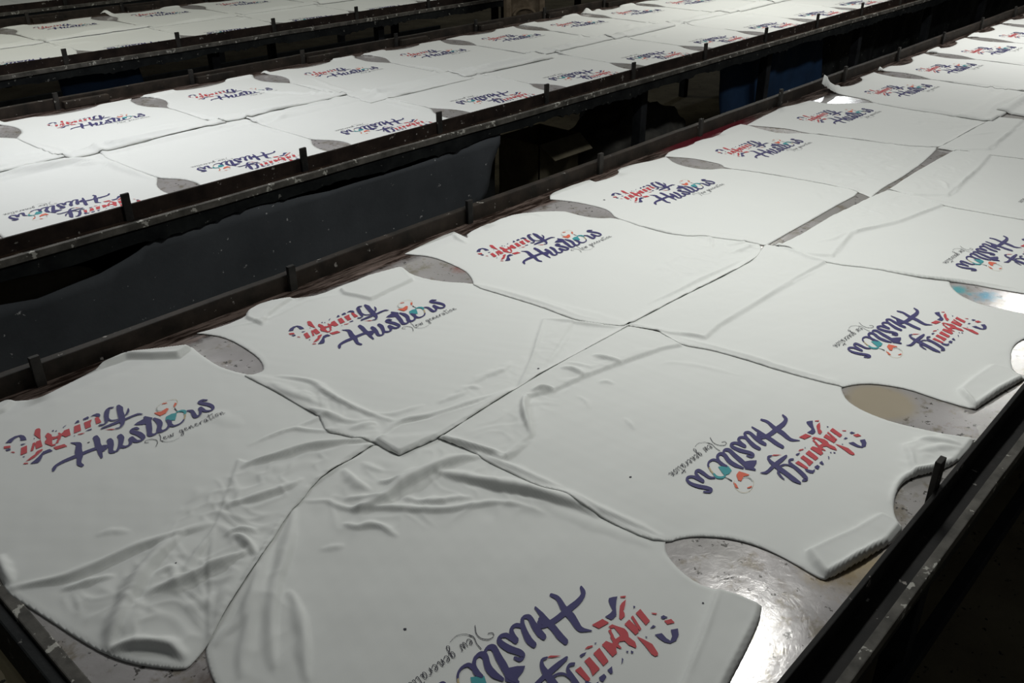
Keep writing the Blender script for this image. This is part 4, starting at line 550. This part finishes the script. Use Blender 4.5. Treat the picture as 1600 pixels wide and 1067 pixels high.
LBL = {
 'A0': 'white printed shirt at the front left corner of the nearest table, hem crumpled',
 'B0': 'white printed shirt at the bottom middle, its print cut by the frame edge',
 'A1': 'white printed shirt, second in the left row, behind the crumpled corner shirt',
 'B1': 'white shirt with upside-down print, its neck beside the right-hand stop peg',
 'A2': 'white printed shirt, third in the left row, behind the reddish stained gap',
 'B2': 'white shirt with upside-down print, just in front of the blue-stained gap',
 'A3': 'white printed shirt, fourth in the left row, bare table strip along its hem',
 'B3': 'white shirt at the right frame edge, just behind the blue-stained gap',
 'A4': 'white printed shirt, fifth in the left row, beside the red ink on the rail',
 'B4': 'white shirt at the right frame edge, fourth in the right row, hem folded back',
 'A5': 'white printed shirt, sixth in the left row, just before the brightly glinting gap',
 'B5': 'white shirt at the right frame edge, fifth in the right row, mostly its hem',
}
LOG = {'A0': (-0.115, -0.325, -0.028), 'A1': (0.483, -0.339, 0.010), 'A2': (1.077, -0.331, 0.0), 'A3': (1.666, -0.326, 0.0),
       'A4': (2.278, -0.316, 0.0), 'A5': (2.872, -0.318, 0.0),
       'B0': (0.269, -1.161, math.pi + 0.004), 'B1': (0.871, -1.156, math.pi), 'B2': (1.480, -1.161, math.pi - .01),
       'B3': (2.082, -1.167, math.pi), 'B4': (2.690, -1.165, math.pi), 'B5': (3.290, -1.165, math.pi)}
GRID = {'A0': .003, 'B0': .003, 'A1': .003, 'B1': .003, 'A2': .003, 'B2': .003, 'A3': .004, 'B3': .0035, 'A4': .0045, 'B4': .004, 'A5': .005, 'B5': .005}
NEAR = {}
SPECKS = [('A1', 0.6919, -0.7122, 0.0025), ('A0', -0.0348, -0.2856, 0.0022), ('A0', -0.0951, -0.6923, 0.0016), ('B0', 0.0461, -1.0368, 0.0022), ('B0', 0.3569, -1.3069, 0.0016), ('B1', 0.5259, -1.0607, 0.0022), ('A3', 2.3244, -0.6177, 0.003), ('A2', 1.5954, -0.1874, 0.003), ('B3', 2.2344, -1.0932, 0.003), ('A0', -0.2094, -0.6122, 0.0014)]
bed1 = Bed(-0.30, 7.9, -1.46, 0.0, 0.004)
for n, k in enumerate(SH['order']):
    o = SH['O'][k]
    rum = [(pts(p, False), a, w / 1e3) for s, p, a, w in SH['R'] if s == k]
    folds = [(pts(p), w / 1e3, h / 1e3, a) for s, p, w, h, a in SH['F'] if s == k]
    flaps = [(pts(p), h / 1e3) for s, p, h in SH['P'] if s == k]
    NEAR[k] = make_shirt(bed1, pts(o), GRID.get(k, .007), LBL[k], 'white shirts printed on the nearest table', LOG[k], folds, flaps,
               seed=n * 7 + 3, conform=True, rumples=rum, wav=.0009 if k in ('A0', 'B0') else .0006)

# stray ink specks on the nearest shirts (x, y on the table, radius)
for k, sx, sy, sr in SPECKS:
    o = NEAR[k]; hf = o[1]; n = 9; ang = [2 * math.pi * i / n for i in range(n)]; rr = random.Random(int(sx * 1000))
    vx = np.array([sx] + [sx + math.cos(a) * sr * rr.uniform(.7, 1.2) for a in ang]); vy = np.array([sy] + [sy + math.sin(a) * sr * rr.uniform(.7, 1.2) for a in ang])
    zz = hf(vx, vy, True) + .0006
    me = mesh('ink_speck', list(zip(vx - o[0].location.x, vy - o[0].location.y, zz)), [(0, 1 + i, 1 + (i + 1) % n) for i in range(n)])
    link('ink_speck', me, INK['black'], o[0])

# ------------------------------------------------------------------ the other shirts: same cut, each laid a little differently
OUT = [(-.004, -.742), (-.006, -.55), (0, -.32), (.015, -.285), (.045, -.24), (.062, -.18), (.06, -.12), (.045, -.075), (.02, -.045),
       (.09, -.040), (.17, -.036), (.185, -.052), (.23, -.078), (.30, -.088), (.37, -.080), (.425, -.055), (.44, -.037), (.50, -.040), (.585, -.044),
       (.560, -.075), (.545, -.12), (.54, -.18), (.555, -.235), (.585, -.285), (.604, -.32), (.611, -.55), (.609, -.742)]
def template(seed, hem=0.0):
    r = random.Random(seed)
    sk = r.uniform(-.015, .015)
    out = []
    for x, y in OUT:
        yy = y + r.uniform(-.006, .006) * (1 if y < -.05 else .6)
        if y < -.7: yy += hem + sk * (x - .3) * 2
        out.append((x + r.uniform(-.005, .005), min(yy, -.030)))
    folds = []
    a, b_ = r.uniform(0, .1), r.uniform(.45, .6)
    folds.append(([(a, -.715 + hem), ((a + b_) / 2, -.70 + hem + r.uniform(-.015, .02)), (b_, -.712 + hem)], .007, r.uniform(.004, .009), -1 if r.random() < .5 else 1))
    folds.append(([(.012, -.33), (.02, -.45), (r.uniform(0, .05), -.60), (.01, -.70)], .006, r.uniform(.003, .007), -1))
    for _ in range(r.randint(2, 4)):
        x = r.choice([r.uniform(.0, .2), r.uniform(.4, .6)]); y = r.uniform(-.70, -.50) + hem * .8; an = r.uniform(-.5, .5); l = r.uniform(.05, .13)
        folds.append(([(x - l * math.cos(an), y - l * math.sin(an)), (x, y + r.uniform(-.01, .01)), (x + l * math.cos(an), y + l * math.sin(an))], .007, r.uniform(.003, .007), r.choice([-1, 0, 1])))
    flaps = []
    if r.random() < .55:
        q = r.uniform(.03, .055); flaps.append(([(.02, -.030), (.17, -.028), (.175, -.04 - q * .5), (.05, -.045 - q)], r.uniform(.004, .009)))
    if r.random() < .45:
        q = r.uniform(.02, .05); flaps.append(([(.44, -.028), (.59, -.030), (.565, -.04 - q), (.45, -.04 - q * .6)], r.uniform(.004, .008)))
    if r.random() < .8:
        q = r.uniform(.06, .13); flaps.append(([(-.01, -.75 + hem), (.61, -.75 + hem), (.61, -.735 + q + hem), (.3, -.73 + q * .9 + hem), (-.01, -.74 + q + hem)], .0048))
    rum = [([(r.uniform(-.02, .1), -.76 + hem), (r.uniform(.15, .3), -.76 + hem), (r.uniform(.15, .25), -.6 + hem), (.0, -.5)], r.uniform(1, 2.4), .045),
           ([(.61, -.76 + hem), (r.uniform(.3, .45), -.76 + hem), (r.uniform(.35, .5), -.62 + hem), (.61, -.45)], r.uniform(1, 2.4), .045)]
    return out, folds, flaps, rum
def lay(bed, left, yr, flip, g, label, group, seed, hem=0.0, logo=None, spikes=(), ylim=None, more=()):
    out, folds, flaps, rum = template(seed, hem)
    if flip: tr = lambda p: (left + .605 - p[0], yr - p[1])
    else: tr = lambda p: (left + p[0], yr + p[1])
    lim = (lambda p: (p[0], min(max(p[1], ylim[0]), ylim[1]))) if ylim else (lambda p: p)
    out = [lim(tr(p)) for p in out]
    folds = [([lim(tr(p)) for p in f[0]], *f[1:]) for f in folds]
    folds = [(f[0], f[1], f[2] * 1.25, f[3]) for f in folds] + list(more)
    flaps = [([lim(tr(p)) for p in f[0]], f[1]) for f in flaps]
    rum = [([tr(p) for p in f[0]], f[1], f[2]) for f in rum]
    if logo is None:
        logo = (left + .605 - .180, yr + .285, math.pi) if flip else (left + .183, yr - .322, 0.0)
    r = random.Random(seed + 99)
    logo = (logo[0] + r.uniform(-.004, .004), logo[1] + r.uniform(-.006, .006), logo[2] + r.uniform(-.012, .012))
    return make_shirt(bed, out, g, label, group, logo, folds, flaps, seed=seed, spikes=spikes, lift=.0015, curl=.0007, rumples=rum)
ORD = ['first', 'second', 'third', 'fourth', 'fifth', 'sixth', 'seventh', 'eighth', 'ninth', 'tenth', 'eleventh', 'twelfth', 'thirteenth']
# rest of the nearest table
for k in range(6, 12):
    xl = 3.465 + .598 * (k - 6) - .183
    if k <= 10:
        extra = {6: ', corner standing up', 7: ', tiny raised corner'}.get(k, '')
        sp = {6: ((3.325, -.040, .020, .060), (3.35, -.05, .045, .028)), 7: ((xl + .04, -.04, .015, .022),)}.get(k, ())
        lay(bed1, xl, 0.0, False, .009, 'white printed shirt, %s in the left row of the nearest table%s' % (ORD[k], extra),
            'white shirts printed on the nearest table', 600 + k, spikes=sp, ylim=(-1.446, -.034))
    xr = 3.895 - .425 + .604 * (k - 6)
    if k <= 9:
        lay(bed1, xr, -1.45, True, .010, 'white shirt, %s in the right row of the nearest table' % ORD[k],
            'white shirts printed on the nearest table', 700 + k, hem=0.0, ylim=(-1.446, -.034))
# second table
bed2 = Bed(-0.60, 7.9, 0.70, 2.18, 0.006)
GR2 = 'white shirts printed on the second table'
MORE_B = {-1: [([(.20, 1.40), (.466, 1.395), (.584, 1.383), (.714, 1.365), (.775, 1.318)], .020, .016, 1)],
          0: [([(.47, 1.395), (.584, 1.383), (.714, 1.365), (.775, 1.318)], .018, .014, 1), ([(.774, 1.318), (.778, 1.196), (.795, .996)], .008, .007, -1)],
          2: [([(1.961, 1.249), (1.955, 1.12), (1.958, 1.009)], .008, .006, -1)]}
MORE_A = {-1: [([(.30, 1.50), (.505, 1.494), (.624, 1.477)], .010, .007, 1)],
          0: [([(.624, 1.480), (.765, 1.478), (.863, 1.440), (.926, 1.430), (1.072, 1.436), (1.236, 1.436)], .010, .009, 1),
              ([(.85, 1.50), (1.0, 1.48), (1.2, 1.475), (1.33, 1.50)], .012, .009, 1)],
          1: [([(1.402, 1.474), (1.546, 1.431), (1.742, 1.398), (1.89, 1.33)], .012, .009, 1), ([(1.683, 1.922), (1.76, 1.741), (1.89, 1.503), (1.95, 1.35)], .009, .008, -1)],
          2: [([(1.97, 1.30), (2.169, 1.27), (2.484, 1.27)], .010, .008, 1), ([(2.05, 1.88), (1.99, 1.66), (1.98, 1.45)], .008, .006, 1)],
          3: [([(2.62, 1.36), (2.783, 1.30), (3.19, 1.32)], .010, .008, 1)],
          4: [([(3.25, 1.42), (3.5, 1.44), (3.8, 1.43)], .012, .009, 1)], 5: [([(3.85, 1.47), (4.1, 1.45), (4.4, 1.44)], .012, .009, -1)]}
for k in range(-1, 10):
    lx = 0.630 + .6032 * k
    lay(bed2, lx - .425, 0.715, True, .008 if k < 6 else .012,
        'white printed shirt, %s from the left in the near row of the second table' % ORD[k + 1], GR2, 800 + k, hem=0.0,
        logo=(lx, 0.992, math.pi), ylim=(.752, 2.13), more=MORE_B.get(k, ()))
for k in range(-1, 9):
    lx = 0.886 + .6040 * k
    lay(bed2, lx - .183, 2.150, False, .008 if k < 5 else .012,
        'white printed shirt, %s from the left in the far row of the second table' % ORD[k + 1], GR2, 900 + k,
        hem={-1: .03, 0: 0.0, 1: .02, 2: -.13, 3: -.10}.get(k, -.04), more=MORE_A.get(k, ()), logo=(lx, 1.815, 0.0), ylim=(.752, 2.13),
        spikes={6: ((lx - .10, 2.11, .03, .03), (lx + .02, 2.115, .02, .03)), 0: ((lx - .15, 2.11, .015, .02),), 2: ((lx - .14, 2.10, .02, .015),)}.get(k, ()))
# third table
bed3 = Bed(0.5, 6.5, 3.04, 4.47, 0.007)
GR3 = 'white shirts printed on the third table'
for k in range(-1, 5):
    lx = 2.05 + .604 * k
    lay(bed3, lx - .425, 3.045, True, .012, 'white printed shirt, %s from the left in the near row of the third table' % ORD[k + 1], GR3, 1000 + k,
        logo=(lx, 3.275, math.pi), ylim=(3.06, 4.42))
for k in range(-1, 5):
    lx = 1.80 + .625 * k
    lay(bed3, lx - .183, 4.440, False, .012, 'white printed shirt, %s from the left in the far row of the third table' % ORD[k + 1], GR3, 1100 + k,
        logo=(lx, 4.13, 0.0), ylim=(3.06, 4.42), spikes={1: ((lx - .13, 4.39, .035, .035),)}.get(k, ()))
# farthest table
bed4 = Bed(1.0, 4.5, 5.05, 6.48, 0.01)
for k in range(0, 4):
    lay(bed4, 1.55 + .61 * k, 5.050, True, .015, 'white printed shirt, %s from the left in the near row of the farthest table' % ORD[k],
        'white shirts on the farthest table', 1200 + k, ylim=(5.07, 6.44))

# ------------------------------------------------------------------ things in and under the aisles
def slab(name, outline, y, th, mat, label, cat, wob=0.01, seed=0, dense=0.03, holes=None):
    """cloth or board hanging in the plane Y=y, outline in (x, z) world"""
    P = np.array(outline, float); x0, z0 = P.min(0); x1, z1 = P.max(0); g = dense
    nx = int((x1 - x0) / g) + 2; nz = int((z1 - z0) / g) + 2
    X, Z = np.meshgrid(x0 + np.arange(nx) * g, z0 + np.arange(nz) * g, indexing='ij')
    C = pip(X[:-1, :-1] + g / 2, Z[:-1, :-1] + g / 2, outline)
    cnt = np.zeros((nx, nz), int)
    for a in (0, 1):
        for b_ in (0, 1): cnt[a:nx - 1 + a, b_:nz - 1 + b_] += C
    use = cnt > 0; bd = (use & (cnt < 4))[use]; x = X[use].copy(); z = Z[use].copy()
    d, _, _, qx, qz = dist_poly(x[bd], z[bd], outline); xb = x[bd]; zb = z[bd]; k = d < 1.3 * g
    xb[k] = qx[k]; zb[k] = qz[k]; x[bd] = xb; z[bd] = zb
    yy = wob * wave(x, z * .3, seed, .12, .5)
    idx = -np.ones((nx, nz), int); idx[use] = np.arange(use.sum()); ii, jj = np.nonzero(C)
    F = [tuple(int(v) for v in f) for f in np.stack([idx[ii, jj], idx[ii + 1, jj], idx[ii + 1, jj + 1], idx[ii, jj + 1]], 1)]
    cx = (x0 + x1) / 2
    me = mesh(name, np.stack([x - cx, yy, z - z0], 1), F, smooth=True)
    o = link(name, me, mat, None, (cx, y, z0))
    md = o.modifiers.new('thickness', 'SOLIDIFY'); md.thickness = th; md.offset = 0
    return tag(o, label, cat)
zt = lambda L_: [(x, TZ + z) for x, z in L_]
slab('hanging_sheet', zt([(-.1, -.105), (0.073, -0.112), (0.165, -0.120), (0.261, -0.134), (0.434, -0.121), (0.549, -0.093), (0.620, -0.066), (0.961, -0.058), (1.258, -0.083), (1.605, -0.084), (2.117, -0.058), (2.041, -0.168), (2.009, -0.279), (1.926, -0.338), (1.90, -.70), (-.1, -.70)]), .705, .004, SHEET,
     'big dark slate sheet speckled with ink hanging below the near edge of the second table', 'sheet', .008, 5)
slab('cardboard_piece', zt([(.0, -.06), (0.135, -0.077), (0.240, -0.095), (0.413, -0.110), (0.46, -0.135), (0.471, -0.172), (0.45, -.40), (.0, -.45)]), .79, .006, CARD,
     'torn brown cardboard above the dark sheet at the left frame edge', 'cardboard', .004, 6)
slab('black_shade_panel', zt([(-.5, -.05), (2.30, -.05), (2.30, -.72), (-.5, -.72)]), .93, .004, BEAM,
     'added black panel for the shade behind the big slate sheet under the second table', 'shade panel', .02, 11, .05)  # added dark backing, turns the lit gap below the beam black
slab('black_shade_panel', zt([(4.35, -.10), (10.1, -.10), (10.1, -.72), (4.35, -.72)]), .93, .004, BEAM,
     'added black panel for the shade under the far stretch of the second table', 'shade panel', .03, 9, .05)  # added panel hiding the lit floor so the far gap stays dark
slab('blue_haze_panel', zt([(4.0, -.10), (4.7, -.10), (5.25, -.10), (5.3, -.5), (5.2, -.72), (4.2, -.72), (4.1, -.5)]), .86, .004, BLUE,
     'added blue panel imitating haze under the second table above the raised shirt corner', 'haze panel', .02, 7)  # made-up panel, a patch of blue haze put into its colour
slab('blue_haze_panel', zt([(1.42, -.06), (1.85, -.06), (1.9, -.4), (1.8, -.72), (1.45, -.72)]), 3.16, .004, BLUE,
     'added dim blue panel imitating haze under the third table at the far left', 'haze panel', .02, 8)  # also made up, blue flare haze painted as a solid sheet
# olive carton on the floor under the second table
def carton(x, y, z, sx, sy, sz, label, rz=0.0):
    r = empty('storage_carton', (x, y, z), rz); tag(r, label, 'box')
    bm = bmesh.new()
    for (a, b_, c, d) in ((-sx / 2, sx / 2, -sy / 2, -sy / 2 + .005), (-sx / 2, sx / 2, sy / 2 - .005, sy / 2), (-sx / 2, -sx / 2 + .005, -sy / 2, sy / 2), (sx / 2 - .005, sx / 2, -sy / 2, sy / 2)):
        m = bmesh.ops.create_cube(bm, size=1.0)['verts']
        for v in m: v.co = Vector((a + (v.co.x + .5) * (b_ - a), c + (v.co.y + .5) * (d - c), (v.co.z + .5) * sz))
    m = bmesh.ops.create_cube(bm, size=1.0)['verts']
    for v in m: v.co = Vector((v.co.x * sx, v.co.y * sy, (v.co.z + .5) * .005))
    me = bpy.data.meshes.new('carton_body'); bm.to_mesh(me); bm.free(); link('carton_body', me, CARD, r)
    for s in (-1, 1):
        v = [(-sx / 2, s * sy / 2, sz), (sx / 2, s * sy / 2, sz), (sx / 2 - .01, s * (sy / 2 + .09), sz - .06), (-sx / 2 + .01, s * (sy / 2 + .09), sz - .06)]
        me = mesh('flap', v, [(0, 1, 2, 3)]); o = link('flap', me, CARD, r)
        md = o.modifiers.new('t', 'SOLIDIFY'); md.thickness = .004
    return r
carton(2.82, 1.13, 0.0, .30, .26, .46, 'pale open carton standing on the floor under the second table')
# rag heaps
def heap(x, y, rx, ry, rz, label, seed, z=0.0):
    bm = bmesh.new(); bmesh.ops.create_icosphere(bm, subdivisions=5, radius=1.0)
    co = np.array([v.co[:] for v in bm.verts])
    n = wave(co[:, 0] + co[:, 2], co[:, 1], seed, .5, 1.4) * .16 + wave(co[:, 0], co[:, 1] + co[:, 2], seed + 1, .2, .5) * .07
    for v, k in zip(bm.verts, n):
        c = v.co * (1 + k)
        v.co = Vector((c.x * rx, c.y * ry, max(c.z, -.35) * rz + .35 * rz))
    me = bpy.data.meshes.new('rag_heap'); bm.to_mesh(me); bm.free()
    me.polygons.foreach_set('use_smooth', [True] * len(me.polygons))
    return tag(link('rag_heap', me, HEAP, None, (x, y, z)), label, 'rags')
heap(3.55, 1.15, .50, .28, .36, 'grey heap of rags bulging under the second table, beside the pale carton', 3)

b_ = link('wooden_crate', box_mesh('wooden_crate', -.25, .25, -.32, .32, 0, .50, .006), BOARD, None, (-.02, -.55, 0))
tag(b_, 'brown wooden crate under the front left corner of the nearest table', 'crate')
for s in (-1, 1):
    for z in (.06, .42):
        link('batten', box_mesh('batten', -.262, -.25, -.32, .32, z - .03, z + .03, .003) if s < 0 else box_mesh('batten', .25, .262, -.32, .32, z - .03, z + .03, .003), BOARD, b_)

# carved pillar in the aisle behind the second table
def pillar(x, y):
    r = empty('carved_pillar', (x, y, 0), math.radians(-42)); tag(r, 'brown pillar carved with arches, standing behind the second table at the top edge', 'pillar')
    link('pillar_shaft', box_mesh('pillar_shaft', -.13, .13, -.10, .10, .12, 2.6, .006), COLM, r)
    link('pillar_base', box_mesh('pillar_base', -.17, .17, -.14, .14, 0, .12, .01), COLM, r)
    for s in (-1, 1):
        link('side_moulding', box_mesh('side_moulding', s * .115 - .018, s * .115 + .018, -.125, -.095, .12, 2.6, .005), COLM, r)
    for zc in (0.42, 0.55, 0.68, 0.81, 0.94, 1.07):
        v = []; f = []; n = 14
        for i in range(n + 1):
            t = math.pi * i / n; c, s = math.cos(t), math.sin(t)
            for (rr, yy) in ((.082, -.099), (.082, -.120), (.066, -.120), (.066, -.099)):
                v.append((c * rr, yy, zc + s * rr * .62))
            if i:
                a = 4 * (i - 1); b_ = 4 * i
                for k in range(4): f.append((a + k, b_ + k, b_ + (k + 1) % 4, a + (k + 1) % 4))
        f.append((0, 1, 2, 3)); f.append(tuple(4 * n + k for k in (3, 2, 1, 0)))
        link('carved_arch', mesh('carved_arch', v, f), COLM, r)
    return r
pillar(4.50, 2.74)
